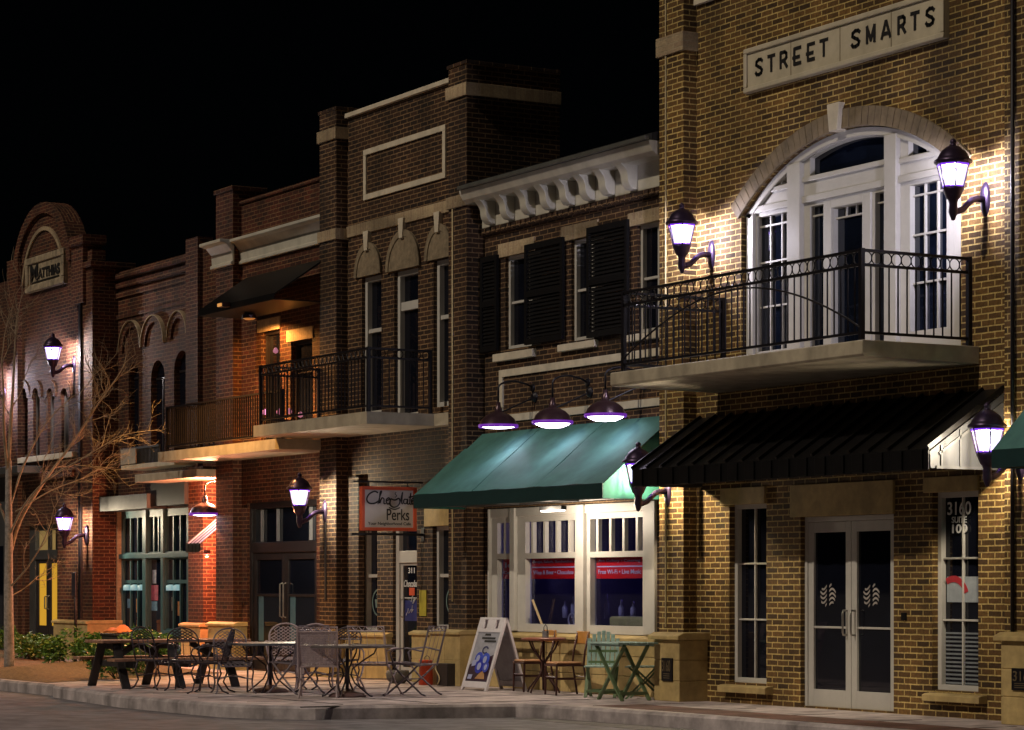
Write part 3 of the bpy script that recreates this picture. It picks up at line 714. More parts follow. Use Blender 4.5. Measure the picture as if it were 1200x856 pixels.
for k in range(5): bk.tube([(XS(653) + .13 * k + .1 * math.cos(t), ysf + .3, zb2 + .06 + .09 * math.sin(t)) for t in [2 * math.pi * i / 14 for i in range(14)]], .012, 5, True)
bk.box(XS(652), XS(676), ysf + .29, ysf + .31, zb2 - .03, zb2 + .0)
tag(bk.build('plate_rack', mat('silver_rack', (.45, .45, .5), .3, .6)), 'silver plate rack standing low inside the middle shop window', 'rack')
ct = thing('shop_counter', 'dark counter with shelves of small boxes deep inside the shop window', 'counter', ((x0 + x1) / 2, 2.9, 0))
MB().box(x0 + .3, x1 - .4, 2.7, 3.1, 0, 1.05).build('cabinet', DOORBLK, ct)
MB().box(x0 + .25, x1 - .35, 2.65, 3.15, 1.05, 1.10).build('worktop', mat('pale_wood', (.5, .38, .22), .6), ct)
sh_ = MB()
for k in range(3): sh_.box(x0 + .3, x1 - .3, 3.9, 4.18, 1.35 + .42 * k, 1.38 + .42 * k)
sh_.build('shelf', mat('pale_wood', (.5, .38, .22), .6), ct)
gx_ = MB()
for k in range(3):
    xx = x0 + .4
    while xx < x1 - .6: w__ = random.uniform(.08, .22); gx_.box(xx, xx + w__, 3.92, 4.1, 1.385 + .42 * k, 1.385 + .42 * k + random.uniform(.1, .32)); xx += w__ + random.uniform(.03, .2)
gx_.build('boxes', mat('mixed_boxes', (.3, .22, .25), .7, noise=.8, nscale=3), ct)
cl = thing('ceiling_light', 'violet ceiling light glowing inside the shop behind the red banners', 'light', ((x0 + x1) / 2 + .4, 2.0, iz - .12))
MB().box((x0 + x1) / 2 - .2, (x0 + x1) / 2 + 1.0, 1.9, 2.1, iz - .11, iz - .06).build('tube_cover', emit('violet_tube', (.35, .2, 1.0), 2.5), cl)
point_light('ceiling_light_glow', ((x0 + x1) / 2 + .4, 2.0, iz - .5), 16, (.34, .22, 1.0), cl, .2)

# green canvas awning
GYF = -1.02
a0, a1 = X(563.5, Y2), X(772, -.2) - .01
zgt, zgf, zgb = Z2(770, 488), Z(481, 580.5, GYF), Z(480, 596.5, GYF)
ga = thing('awning', 'green canvas awning lit by three lamps above the shop window with red banners', 'awning', ((a0 + a1) / 2, 0, zgb))
cv = MB(); NX, NY = 60, 22; vs = []; fs = []
for i in range(NX + 1):
    for j in range(NY + 1):
        u, t = i / NX, j / NY
        sag = .045 * math.sin(math.pi * t) * abs(math.sin(math.pi * u * 3.0)) + .007 * math.sin(u * 31 + 3 * t) * t + .006 * math.sin(u * 13 + t * 9) * math.sin(math.pi * t)
        vs.append((a0 + (a1 - a0) * u, Y2 - .004 + (GYF - Y2) * t, zgt + (zgf - zgt) * t - sag))
for i in range(NX):
    for j in range(NY): q = i * (NY + 1) + j; fs.append((q, q + 1, q + NY + 2, q + NY + 1))
co = cv.add(vs, fs).build('canopy', GREEN, ga, smooth=True)
sm = MB()
for u in (1 / 3, 2 / 3): sm.tube([(a0 + (a1 - a0) * u, Y2 + (GYF - Y2) * t, zgt + (zgf - zgt) * t + .004) for t in (0.02, .25, .5, .75, 1)], .008, 5)
sm.build('seam', GREEN, co)
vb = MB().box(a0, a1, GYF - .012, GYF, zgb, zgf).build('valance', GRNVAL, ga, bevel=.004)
for x in (a0, a1 - .012):
    MB().prism([(Y2 - .006, zgt - .02), (GYF + .002, zgf - .01), (GYF + .002, zgb), (Y2 - .006, zgb)], x, x + .012).build('end_flap', mat('shadow_green_canvas', (.014, .075, .06), .8, spec=.2), ga)  # same canvas as the canopy, shade put into its colour
fm = MB(); zq = zgb + .04
fm.tube([(a0 + .05, GYF + .04, zq), (a1 - .05, GYF + .04, zq)], .022, 8); fm.tube([(a0 + .05, -.25, zq), (a1 - .05, -.25, zq)], .02, 8)
for u in (.03, .33, .64, .97): xx = a0 + (a1 - a0) * u; fm.tube([(xx, GYF + .04, zq), (xx, Y2 - .12, zq)], .018, 6); fm.tube([(xx, -.25, zq), (xx, Y2 - .1, zq + .5)], .014, 6)
fm.build('frame', GREYM, ga)

# ------------------------------------------------------------------ lanterns and gooseneck lamps
LG = lamp_glass('lantern_glass', (.74, .66, 1.0), 2.6, .5)
LGD = emit('lamp_bulb', (.9, .82, 1.0), 30)
def make_lantern():
    r = thing('wall_lantern', '', 'lantern', (0, 0, 0), 'wall lanterns on curved arms')
    yl = -.44; c0 = (0, yl, 0); H6 = 6; a = R(30)
    b = MB()
    b.lathe([(0, -.03), (.02, -.02), (.035, .02), (.05, .06), (.045, .16), (.055, .19), (.075, .21), (.10, .27), (.115, .30), (.115, .31), (0, .31)], c0, 16)
    b.build('base_cup', LMET, r, smooth=True)
    ro = MB(); ro.lathe([(.20, .575), (.205, .60), (.17, .625), (.165, .64), (.13, .70), (.075, .745), (.045, .755), (.03, .77), (.032, .785), (.036, .80), (.03, .82), (.012, .835), (0, .84)], c0, 16)
    ro.build('roof', LMET, r, smooth=True)
    rb = MB()
    for k in range(6):
        t = a + math.pi / 3 * k; rb.bar((.112 * math.cos(t), yl + .112 * math.sin(t), .31), (.18 * math.cos(t), yl + .18 * math.sin(t), .58), .014, .014)
    rb.lathe([(.118, .31), (.118, .322), (.108, .322), (.108, .31)], c0, 6, a); rb.lathe([(.186, .565), (.186, .58), (.17, .58), (.17, .565)], c0, 6, a)
    rb.build('ribs', LMET, r)
    MB().lathe([(.108, .322), (.174, .568)], c0, 6, a).build('glass', LG, r)
    MB().lathe([(0, .33), (.02, .335), (.035, .40), (.03, .47), (.018, .50), (0, .51)], c0, 10).build('bulb', LGD, r, smooth=True)
    pts = [(0, yl, .07), (0, yl + .06, .075), (0, yl + .13, .10), (0, yl + .19, .155), (0, yl + .25, .205), (0, yl + .32, .225), (0, yl + .42, .225)]
    am = MB().tube(pts, .036, 8); am.tube([(p[0] + .018, p[1], p[2] + .024) for p in pts], .010, 6)
    am.build('arm', LMET, r, smooth=True)
    pl = MB(); v = MB().lathe([(0, -.035), (.05, -.03), (.075, -.012), (.08, 0), (.085, .002), (0, .002)], (0, 0, 0), 20)
    v.v = [Vector((p.x, p.z, .23 + p.y * 2.35)) for p in v.v]; pl.add(v.v, v.f); pl.build('wall_plate', LMET, r, smooth=True)
    vb_ = emit('violet_border', (.22, .05, .9), 1.1)  # glowing violet edge bands imitate lens fringing around the lit glass
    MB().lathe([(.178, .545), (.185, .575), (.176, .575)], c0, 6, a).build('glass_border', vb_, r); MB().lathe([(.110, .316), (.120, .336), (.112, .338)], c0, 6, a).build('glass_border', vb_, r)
    point_light('lantern_glow', (0, yl, .46), 60, (.88, .84, 1.0), r, .05)
    return r
lan0 = make_lantern(); first = [True]
def lantern(px, py_bottom, wall_y, label, power=60, scale=1, col=None):
    """px: column of the lantern's stem; py_bottom: its lowest tip"""
    if first[0]: r = lan0; first[0] = False
    else:
        r = copy_tree(lan0)
    for ch in r.children:
        if ch.type == 'LIGHT':
            ch.data = ch.data.copy(); ch.data.energy = power * 14
            if col: ch.data.color = col
    y = wall_y - .44
    r.location = (X(px, y), wall_y, Z(px, py_bottom, y) + .03); r['label'] = label; r['category'] = 'lantern'
    r['group'] = 'wall lanterns on curved arms'
    return r
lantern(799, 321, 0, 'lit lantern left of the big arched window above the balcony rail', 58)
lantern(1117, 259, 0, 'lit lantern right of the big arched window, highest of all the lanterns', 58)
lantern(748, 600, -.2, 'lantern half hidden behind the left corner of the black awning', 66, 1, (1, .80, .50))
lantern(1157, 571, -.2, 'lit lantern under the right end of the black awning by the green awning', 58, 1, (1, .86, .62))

def gooseneck(px, py_rim, wall_y, label, target=None, col=(.86, .74, 1.0), power=60, brace_left=True, out=.55, rad=.27, group='gooseneck lamps', nk=.34, bulge=.03):
    y = wall_y - out; x = X(px, y); z = Z(px, py_rim, y)
    r = thing('gooseneck_lamp', label, 'lamp', (x, wall_y, z), group); k = rad / .27
    sh = MB(); po = [(rad, 0), (rad * 1.02, .008), (rad, .022), (.25 * k, .05), (.225 * k, .10), (.17 * k, .15), (.10 * k, .185), (.055 * k, .20), (.05 * k, .25), (.035 * k, .27), (.03 * k, .33), (0, .335)]
    sh.lathe(po, (x, y, z), 28); sh.lathe([(rad - .006, .002), (.235 * k, .055), (.2 * k, .1), (.1 * k, .16), (0, .165)], (x, y, z), 28)
    sh.build('shade', SHADE, r, smooth=True)
    MB().lathe([(0, -bulge), (rad * .5, -bulge * .85), (rad * .82, -bulge * .35), (rad * .93, .012), (0, .014)], (x, y, z), 28).build('diffuser', emit('lamp_diffuser', (.90, .80, 1.0), 11) if 'lamp_diffuser' not in MATS else MATS['lamp_diffuser'], r, smooth=True)
    MB().lathe([(rad * .96, .0), (rad * .99, -.018), (rad * 1.02, -.008), (rad * 1.022, .02), (rad * .985, .026)], (x, y, z), 28).build('rim', emit('violet_rim', (.22, .03, .55), .5) if 'violet_rim' not in MATS else MATS['violet_rim'], r, smooth=True)  # glowing violet ring stands in for bloom and fringing below the shade
    pts = [(x, y, z + .33)] + [(x, y + (out) * .5 * (1 - math.cos(t)), z + .33 + nk + .0 + .10 * math.sin(t)) for t in [math.pi * i / 10 for i in range(0, 6)]]
    pts += [(x, wall_y - out * .2, z + .33 + nk + .07), (x, wall_y, z + .33 + nk + .02)]
    MB().tube(pts, .014, 8).build('neck', IRON, r, smooth=True)
    MB().lathe([(.06, 0), (.05, .02), (0, .03)], (0, 0, 0), 14).xform(Matrix.Translation((x, wall_y, z + .33 + nk + .02)) @ Matrix.Rotation(R(90), 4, 'X')).build('wall_plate', IRON, r)
    if brace_left:
        wp = Vector((x + .06, wall_y, z + .42))
        MB().tube([(x, y + .06, z + .20), tuple(wp)], .012, 6).build('brace', IRON, r)
        MB().lathe([(.075, 0), (.07, .02), (.04, .05), (0, .055)], (0, 0, 0), 14).xform(Matrix.Translation(wp) @ Matrix.Rotation(R(90), 4, 'X')).build('brace_plate', IRON, r)
    if target is not None: spot_light('gooseneck_beam', (x, y, z - .03), target, power, col, 118, .12, r, .03)
    return r
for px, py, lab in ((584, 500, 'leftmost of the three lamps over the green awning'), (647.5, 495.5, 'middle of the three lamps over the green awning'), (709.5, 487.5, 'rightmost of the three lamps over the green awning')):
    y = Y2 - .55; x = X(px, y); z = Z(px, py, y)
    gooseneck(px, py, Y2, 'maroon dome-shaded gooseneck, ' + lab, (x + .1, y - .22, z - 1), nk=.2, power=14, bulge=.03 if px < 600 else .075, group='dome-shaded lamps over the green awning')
# strip lamp under the green awning
zl = Z(663, 600, -.35)
ul = thing('strip_light', 'small strip light under the green awning above the middle shop window', 'light', (X(663, -.35), -.35, zl))
MB().box(X(663, -.35) - .28, X(663, -.35) + .28, -.59, -.51, zl + .02, zl + .07).build('housing', GREYM, ul)
MB().box(X(663, -.35) - .26, X(663, -.35) + .26, -.58, -.52, zl, zl + .02).build('diffuser', emit('warm_strip', (1, .86, .80), 5), ul)
point_light('strip_glow', (X(663, -.35), -.62, zl - .07), 85, (1, .82, .62), ul, .06)

# ================================================================== BUILDING 3: the tall one
b3x0, b3x1 = X(376, -.2), X(547, -.2)
b3 = thing('brick_building', 'tall narrow brick building with three arched upper windows and a framed parapet panel', 'building', ((b3x0 + b3x1) / 2, 0, 0))
pl0, pl1 = X(374.5, -.2), X(394, -.2); pr0, pr1 = X(525.5, -.2), X(547, -.2)
wx0, wx1 = pl1 - .05, pr0 + .05
ztp = Z(409, 139, 0)
win3 = [(X(424), X(447), Z(424, 512), Z(424, 326)), (X(462), X(490), Z(462, 492), Z(462, 319)), (X(508), X(531), Z(508, 440), Z(508, 306))]
zf3 = Z(427.5, 482.5, -1.3)
win3 = [(a, b_, zf3 + (.12 if i != 1 else .02), d) for i, (a, b_, c_, d) in enumerate(win3)]
gw = [(X(423), X(442), Z(423, 740), Z(423, 622)), (X(460.5), X(488.5), .0, Z(461, 622)), (X(507), X(524), Z(507, 737), Z(507, 617))]
gw[0] = (gw[0][0], gw[0][1], gw[0][2], Z(423, 615)); gw[1] = (gw[1][0], gw[1][1], .02, gw[0][3]); gw[2] = (gw[2][0], gw[2][1] + .2, gw[2][2], gw[2][3])
MB().plate(rect(wx0, wx1, 0, ztp), [rect(*q) for q in win3 + gw], 0, .28).build('wall', DARK, b3)
part('rear_block', DARK, b3, (b3x0 + .06, b3x1 - .05, .3, 10, 0, Z2(571, 214)), bevel=0)
part('coping', CASTW, b3, (wx0 + .04, wx1 - .04, -.06, .4, ztp, ztp + .07))
for x0, x1, tp in ((pl0, pl1, Z(376, 135, -.2)), (pr0, pr1, Z(525.5, 82, -.2))):
    deep = .6 if x1 < wx1 else 1.35
    part('pilaster', DARK, b3, (x0, x1, -.2, deep, 0, tp), bevel=.004)
    zb0 = tp - (.43 if x1 < wx1 else .50) - .0
    part('pilaster_band', SOLDIER, b3, (x0 - .035, x1 + .035, -.235, deep + .002, tp - .45, tp - .27), bevel=.004, soldier=True)
    part('pilaster_cap', DARK, b3, (x0 - .02, x1 + .02, -.22, deep + .001, tp, tp + .05), bevel=.004)
    zz0, zz1 = (Z(376, 285, -.2), Z(376, 272.5, -.2))
    part('pilaster_band', SOLDIER, b3, (x0 - .03, x1 + .03, -.23, .1, zz0, zz1), bevel=.004, soldier=True)
part('string_course', SOLDIER, b3, (wx0 + .06, wx1 - .06, -.03, 0, Z(409, 279, 0), Z(409, 266, 0)), bevel=.004, soldier=True)
fx, fX, fz, fZ = X(426, -.02), X(522, -.02), Z(426, 235.5, -.02), Z(426, 176.5, -.02); t_ = .085
part('parapet_panel_frame', CASTW, b3, (fx, fX, -.03, 0, fZ - t_, fZ), (fx, fX, -.03, 0, fz, fz + t_), (fx, fx + t_, -.03, 0, fz + t_, fZ - t_), (fX - t_, fX, -.03, 0, fz + t_, fZ - t_), bevel=.005)
for i, (q, tw, ty) in enumerate(zip(win3, ((416, 446, 329), (453, 491.5, 319), (498.5, 530, 307)), (296, 279.5, 270))):
    o = window(b3, *q, .06, TRIM, GLASS, 1, (.62,) if i != 1 else (.78,), fw=.075, fd=.09, name='window' if i != 1 else 'balcony_door', thick=.06 if i != 1 else .13)
    x0, x1 = X(tw[0], -.03), X(tw[1], -.03); xc = (x0 + x1) / 2; r = (x1 - x0) / 2; z0 = q[3] + .01
    MB().plate(arc(xc, z0, r, 180, 0, 20, .50 if i != 1 else .58), [], -.035, 0).build('tympanum', mat('dull_stone', (.24, .185, .12), .8, noise=.4, nscale=12, dirt=.4), b3, bevel=.006)
    rg = MB(); rz = .50 if i != 1 else .58
    rg.plate(arc(xc, z0 + .001, r + .012, 180, 0, 20, rz + .01) + arc(xc, z0 + .001, r - .07, 0, 180, 20, rz - .09), [], -.05, -.034)
    rg.build('tympanum_rim', MATS['dull_stone'], b3, bevel=.004)
    k0 = z0 + rz - .12
    MB().prism([(xc - .05, k0), (xc + .05, k0), (xc + .085, k0 + .30), (xc - .085, k0 + .30)], -.075, 0, 'Y').build('keystone', CASTW, b3, bevel=.006)
# balcony slab, black railing
sx0_, sx1_ = X(297, -1.3), X(523, 0)
zs0_ = Z(427.5, 497, -1.3)
bl3 = MB().box(sx0_, pl0 + .001, -1.3, -.21, zs0_, zf3).box(pl0, sx1_, -1.3, -.201, zs0_, zf3).box(pl1 + .002, pr0 - .002, -.201, -.002, zs0_, zf3).build('balcony', SLAB, b3)
railing(bl3, [(sx0_ + .1, -.22), (sx0_ + .1, -1.22), (sx1_ - .1, -1.22), (sx1_ - .1, -.21)], zf3, Z(427, 409, -1.22), frieze=.13, spacing=.105)
# ground floor
def stone_base(parent, x0, x1, y0, y1, h, nx=1, nr=2):
    b = MB()
    for i in range(nx):
        for r in range(nr): b.box(x0 + (x1 - x0) * i / nx + (.003 if i else 0), x0 + (x1 - x0) * (i + 1) / nx - (.003 if i < nx - 1 else 0), y0, y1, (h - .07) * r / nr + (.003 if r else 0), (h - .07) * (r + 1) / nr - .003)
    b.box(x0 + .006, x1 - .006, y0 + .006, y1, 0, h - .07)
    o = b.build('stone_base', STONE, parent, bevel=.005)
    MB().prism([(y0 - .04, h - .07), (y0 - .04, h - .03), (y0 + .05, h), (y1, h), (y1, h - .07)], x0 - .03, x1 + .03).build('base_cap', STONE, o, bevel=.008)
    return o
stone_base(b3, pl0 - .05, pl1 + .05, -.34, -.001, Z(376, 738, -.34), 1, 2)
stone_base(b3, pr0 - .02 - .25, pr1 + .08, -.36, -.001, Z(525, 738, -.36), 2, 2)
stone_base(b3, X(411), gw[1][0] - .02, -.10, -.001, Z(430, 741, -.1), 2, 2)
stone_base(b3, gw[1][1] + .02, pr0 - .30, -.10, -.001, Z(490, 739, -.1), 1, 2)
px_ = (X(408.5, -.09), X(420, -.09))
part('pier', DARK, b3, (px_[0], px_[1], -.09, 0, Z(415, 741), Z(415, 560)), bevel=.003)
o = window(b3, *gw[0], .07, TRIM, GLASSB, 1, (.52,), fw=.06, fd=.09, thick=.05)
o2 = window(b3, *gw[2], .07, TRIM, GLASS, 1, (.52,), fw=.06, fd=.09, thick=.05)
for o_, (a, b_, c_, d_) in ((o, gw[0]), (o2, gw[2])):   # round white cup emblem on the lower pane
    xc, zc = (a + b_) / 2 + .05, c_ + (d_ - c_) * .27; e = MB()
    e.plate(arc(xc, zc, .21, 0, 360, 28)[:-1], [arc(xc, zc, .185, 0, 360, 28)[:-1]], .135, .14)
    e.plate([(xc - .12, zc + .05), (xc - .09, zc - .08), (xc + .06, zc - .08), (xc + .10, zc + .05)], [], .136, .141)
    for s in (-.06, 0, .06): e.tube([(xc + s, .138, zc + .07), (xc + s + .02, .138, zc + .10), (xc + s - .01, .138, zc + .13)], .006, 4)
    e.build('cup_emblem', mat('pale_green_decal', (.16, .24, .23), .5), o_)
part('lintel', STONE, b3, (gw[2][0] - .22, gw[2][1] - .02, -.03, .05, gw[2][3], gw[2][3] + .30))
part('lintel', STONE, b3, (gw[0][0] - .22, gw[0][1] + .1, -.03, .05, gw[0][3], gw[0][3] + .30))
dx0, dx1, dz0, dz1 = gw[1]
part('door_frame', TRIM, b3, (dx0, dx0 + .10, .05, .16, 0, dz1), (dx1 - .05, dx1, .05, .16, 0, dz1), (dx0 + .1, dx1 - .05, .05, .16, Z(462, 660), Z(462, 646)), (dx0 + .1, dx1 - .05, .05, .16, dz1 - .05, dz1))
part('transom_pane', GLASSB, b3, (dx0 + .1, dx1 - .05, .12, .13, Z(462, 646), dz1 - .05), bevel=0)
zdt = Z(462, 660)
do = part('door', TRIM, b3, (dx0 + .1, dx0 + .17, .08, .13, .02, zdt), (dx1 - .12, dx1 - .05, .08, .13, .02, zdt), (dx0 + .17, dx1 - .12, .08, .13, .02, .20), (dx0 + .17, dx1 - .12, .08, .13, zdt - .04, zdt))
MB().box(dx0 + .17, dx1 - .12, .10, .11, .2, zdt - .04).build('pane', GLASS, do)
xc = (dx0 + dx1) / 2 + .03
dl = MB(); dl.text('311', xc - .10, xc + .10, Z(475, 672), Z(475, 665.5), .098, .003, bold=.01)
dl.text('Chocolate', xc - .24, xc + .24, Z(475, 688), Z(475, 680), .098, .003, shear=.35, bold=.008)
dl.box(xc - .22, xc + .22, .096, .098, Z(475, 701.5), Z(475, 700.5)); dl.build('lettering', WHITEP, do)
MB().box(xc - .07, xc + .10, .095, .098, Z(475, 698), Z(475, 689)).build('orange_notice', ORANGE, do)
pb = MB().box(xc - .22, xc + .20, .094, .098, Z(475, 728), Z(475, 704)).build('blue_poster', mat('blue_poster', (.02, .03, .16), .5), do)
wq = MB()
for k in range(9): a = random.uniform(-.16, .08); z = Z(475, 722) + random.random() * .22; wq.bar((xc + a, .0925, z), (xc + a + .1 * random.random(), .0925, z + .08 * random.random() + .02), .004, .018, up=(0, 1, 0))
wq.build('poster_figure', WHITEP, pb)
MB().tube([(dx0 + .2, .06, .95), (dx0 + .2, .02, .97), (dx0 + .2, .02, 1.2), (dx0 + .2, .06, 1.22)], .012, 8).build('handle', MATS['brushed_steel'], do)
MB().tube([(X(531, -.2), -.212, 1.2), (X(531, -.2), -.212, Z(531, 240, -.2))], .012, 6).build('corner_wire', MATS['pale_cable'], b3, smooth=True)
# yellow notice
tag(MB().box(X(491.5, -.01), X(499.5, -.01), -.012, -.002, Z(491, 722), Z(491, 692)).build('wall_notice', mat('yellow_notice', (.40, .34, .03), .6)), 'faded yellow notice on the brick beside the cafe door', 'notice')
# blade sign, square to the wall
bx = X(496, 0); yb0 = -.10
def ysolve(px):           # depth at which the plane X = bx shows in column px
    lo, hi = -3.0, 1.0
    for _ in range(50):
        m = (lo + hi) / 2
        lo, hi = (m, hi) if X(px, m) > bx else (lo, m)
    return (lo + hi) / 2
y1, y0 = ysolve(487), ysolve(422.5)
zz0, zz1 = Z(423, 622, y0), Z(423, 570, y0)
bs = thing('blade_sign', 'orange framed white sign reading Chocolate Perks hanging out from the brick wall', 'sign', (bx, y1, zz0))
W_ = y1 - y0
def sgn(b, u0, u1, v0, v1, x0, x1): b.box(bx + x0, bx + x1, y0 + W_ * u0, y0 + W_ * u1, zz0 + (zz1 - zz0) * v0, zz0 + (zz1 - zz0) * v1)
b = MB(); sgn(b, .05, .95, .07, .93, -.02, .02); b.build('panel', SIGNW, bs)
b = MB(); e = .062
sgn(b, 0, 1, 0, .075, -.04, .04); sgn(b, 0, 1, .925, 1, -.04, .04); sgn(b, 0, .058, .075, .925, -.04, .04); sgn(b, .942, 1, .075, .925, -.04, .04); b.build('frame', ORANGE, bs, bevel=.006)
MS = Matrix(((0, 1, 0, bx + .02), (1, 0, 0, 0), (0, 0, 1, 0), (0, 0, 0, 1)))
b = MB()
def ST(pts, r=.010):      # brush stroke on the face, u right v up in sign fractions
    P = [Vector((bx + .022, y0 + W_ * u, zz0 + (zz1 - zz0) * v)) for u, v in pts]; Q = []
    for i in range(len(P) - 1):
        p0, p1, p2, p3 = P[max(i - 1, 0)], P[i], P[i + 1], P[min(i + 2, len(P) - 1)]
        for k in range(4):
            t = k / 4; Q.append(.5 * ((2 * p1) + (p2 - p0) * t + (2 * p0 - 5 * p1 + 4 * p2 - p3) * t * t + (3 * p1 - p0 - 3 * p2 + p3) * t ** 3))
    Q.append(P[-1]); b.tube(Q, r, 5)
ST([(.30, .86), (.24, .89), (.14, .82), (.10, .70), (.15, .62), (.24, .62), (.31, .67)], .013)
ST([(.30, .60), (.33, .75), (.37, .89), (.34, .86), (.33, .62), (.37, .74), (.41, .72), (.41, .62), (.44, .62)])
ST([(.45, .68), (.51, .72), (.49, .75), (.45, .70), (.47, .61), (.53, .63)])
ST([(.53, .73), (.52, .60), (.58, .54), (.66, .57), (.70, .66), (.68, .74), (.61, .70), (.53, .73)], .012); ST([(.50, .53), (.60, .49), (.70, .53)], .009)
ST([(.61, .76), (.64, .80), (.61, .84), (.63, .88)], .006)
ST([(.73, .62), (.75, .89), (.72, .72), (.75, .61)]); ST([(.83, .72), (.78, .72), (.77, .64), (.82, .63), (.84, .73), (.84, .62), (.87, .62)])
ST([(.90, .87), (.88, .64), (.91, .61)]); ST([(.86, .77), (.94, .79)]); ST([(.91, .67), (.95, .71), (.94, .75), (.91, .70), (.925, .615), (.955, .64)])
b.build('script_lettering', BLACKP, bs)
b = MB(); V = lambda v: zz0 + (zz1 - zz0) * v
def face_text(b, s, u0, u1, v0, v1, bold):
    q = MB().text(s, 0, 1, 0, 1, 0, .004, bold=bold)
    b.add([(bx + .021 - p.y, y0 + W_ * (u0 + (u1 - u0) * p.x), V(v0 + (v1 - v0) * p.z)) for p in q.v], q.f)
face_text(b, 'Perks', .46, .87, .24, .50, .008); face_text(b, 'Your Neighborhood Cafe', .12, .90, .11, .20, .012)
b.build('lettering', BLACKP, bs)
b = MB(); b.bar((bx, ysolve(412), zz0 - .05), (bx, -.01, zz0 - .05), .03, .035); b.bar((bx, ysolve(414), zz1 + .07), (bx, -.01, zz1 + .07), .025, .025)
for u in (.15, .85): b.tube([(bx, y0 + W_ * u, zz0), (bx, y0 + W_ * u, zz0 - .05)], .008, 6); b.tube([(bx, y0 + W_ * u, zz1), (bx, y0 + W_ * u, zz1 + .07)], .008, 6)
b.box(bx - .05, bx + .05, -.012, -.002, zz0 - .15, zz0 + .05); b.build('bracket', IRON, bs)
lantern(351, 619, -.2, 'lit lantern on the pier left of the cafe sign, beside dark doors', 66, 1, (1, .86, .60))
part('conduit', GREYM, b3, (X(380.5, -.21), X(382, -.21), -.215, -.2, 1.2, Z(380, 612, -.2)), bevel=0)

# ================================================================== BUILDING 4: balcony lit orange
Y4 = .06
def X4(px): return X(px, Y4)
def Z4(px, py): return Z(px, py, Y4)
c4 = X(255.5, -.06)
b4 = thing('brick_building', 'brick building with plain white cornice and a slab balcony lit orange', 'building', ((c4 + b3x0) / 2, 0, 0))
zt4 = Z4(281, 241)
up4 = [(X4(306), X4(328), Z4(306, 500), Z4(306, 390)), (X4(341), X4(366), Z4(341, 500), Z4(341, 401))]
zf4 = Z(321, 514.6, -.92)
up4 = [(a, b_, zf4 + .03, d) for a, b_, c_, d in up4]
d4 = (X4(290), X4(371), .0, Z4(290, 590))
MB().plate(rect(c4 + .1, b3x0 + .1, 0, zt4), [rect(*q) for q in up4] + [rect(d4[0], d4[1], .02, d4[3])], Y4, Y4 + .25).build('wall', RED, b4)
part('rear_block', RED, b4, (c4 + .1, b3x0 + .04, Y4 + .26, 10, 0, zt4 - .2), bevel=0)
part('coping', RED, b4, (c4 + .4, b3x0 + .05, Y4 - .04, Y4 + .4, zt4, zt4 + .06))
q1 = X(273, -.10)
part('pilaster', RED, b4, (c4, q1, -.10, .5, 0, Z(256, 228, -.1)), bevel=.004)
part('pilaster_cap', RED, b4, (c4 - .03, q1 + .03, -.13, .53, Z(256, 228, -.1), Z(256, 228, -.1) + .07), bevel=.004)
stone_base(b4, c4 - .03, X(277, -.2), -.24, .0, Z(257, 729, -.24), 2, 2)
def cornice(parent, x0, x1, yw, zb_, zt_, pr_):
    h = zt_ - zb_
    MB().prism([(yw, zb_), (yw - pr_ * .25, zb_), (yw - pr_ * .25, zb_ + h * .12), (yw - pr_ * .12, zb_ + h * .16), (yw - pr_ * .18, zb_ + h * .55), (yw - pr_ * .55, zb_ + h * .82), (yw - pr_, zb_ + h * .88), (yw - pr_, zt_), (yw, zt_)], x0, x1).build('cornice', CORN, parent, bevel=.008)
cornice(b4, q1 - .0, b3x0 + .02, Y4, Z4(277, 312) , Z4(277, 284), .25)
cornice(b4, c4 - .10, q1 + .06, -.10, Z(256, 313, -.2), Z(256, 284, -.2), .27)
for q, (a, b_, p0, p1) in zip(up4, ((302.5, 329, 389.5, 376), (336.5, 367.5, 401, 388))):
    window(b4, *q, Y4 + .08, DOORBLK, GLASS, 1, (.7,), fw=.05)
    part('lintel', SOLDIER, b4, (X4(a), X4(b_), Y4 - .02, Y4 + .05, q[3], Z4(a, p1)), soldier=True)
# upper black awning
ux0, ux1 = X(233, -1.0), b3x0 - .01
zu, zuf, zub = Z4(373, 309), Z(233, 364, -1.0), Z(233, 371, -1.0)
ua = thing('awning', 'black awning over the upper windows behind the orange-lit balcony', 'awning', ((ux0 + ux1) / 2, 0, zub))
MB().prism([(-.135, zu), (-1.0, zuf), (-1.0, zuf - .02), (-.135, zu - .04)], ux0, ux1).build('roof_sheet', BLKAWN, ua)
MB().box(ux0, ux1, -1.012, -1.0, zub, zuf).build('valance', BLKAWN, ua)
MB().prism([(-.135, zu - .03), (-.99, zuf - .01), (-.99, zub), (-.135, zub)], ux0, ux0 + .012).build('end_panel', BLKAWN, ua)
MB().box(ux0 + .012, ux1, -.999, -.136, zub, zub + .02).build('soffit', BLKAWN, ua)
ol_ = thing('ceiling_light', 'orange ceiling light tucked under the upper black awning', 'light', (X(292, -.5), -.5, zub - .09))
MB().lathe([(.12, 0), (.12, .05), (.09, .08), (0, .085)], (X(292, -.5), -.5, zub - .09), 16).build('housing', SHADE, ol_)
MB().lathe([(0, -.03), (.07, -.02), (.10, 0), (0, .0)], (X(292, -.5), -.5, zub - .09), 16).build('diffuser', emit('orange_lamp', (.8, .30, .07), .4), ol_)
spot_light('ceiling_glow', (X(292, -.5), -.5, zub - .16), (X(292, -.5) - .1, -.35, zub - 2), 210, (1, .42, .10), 172, .3, ol_, .05)
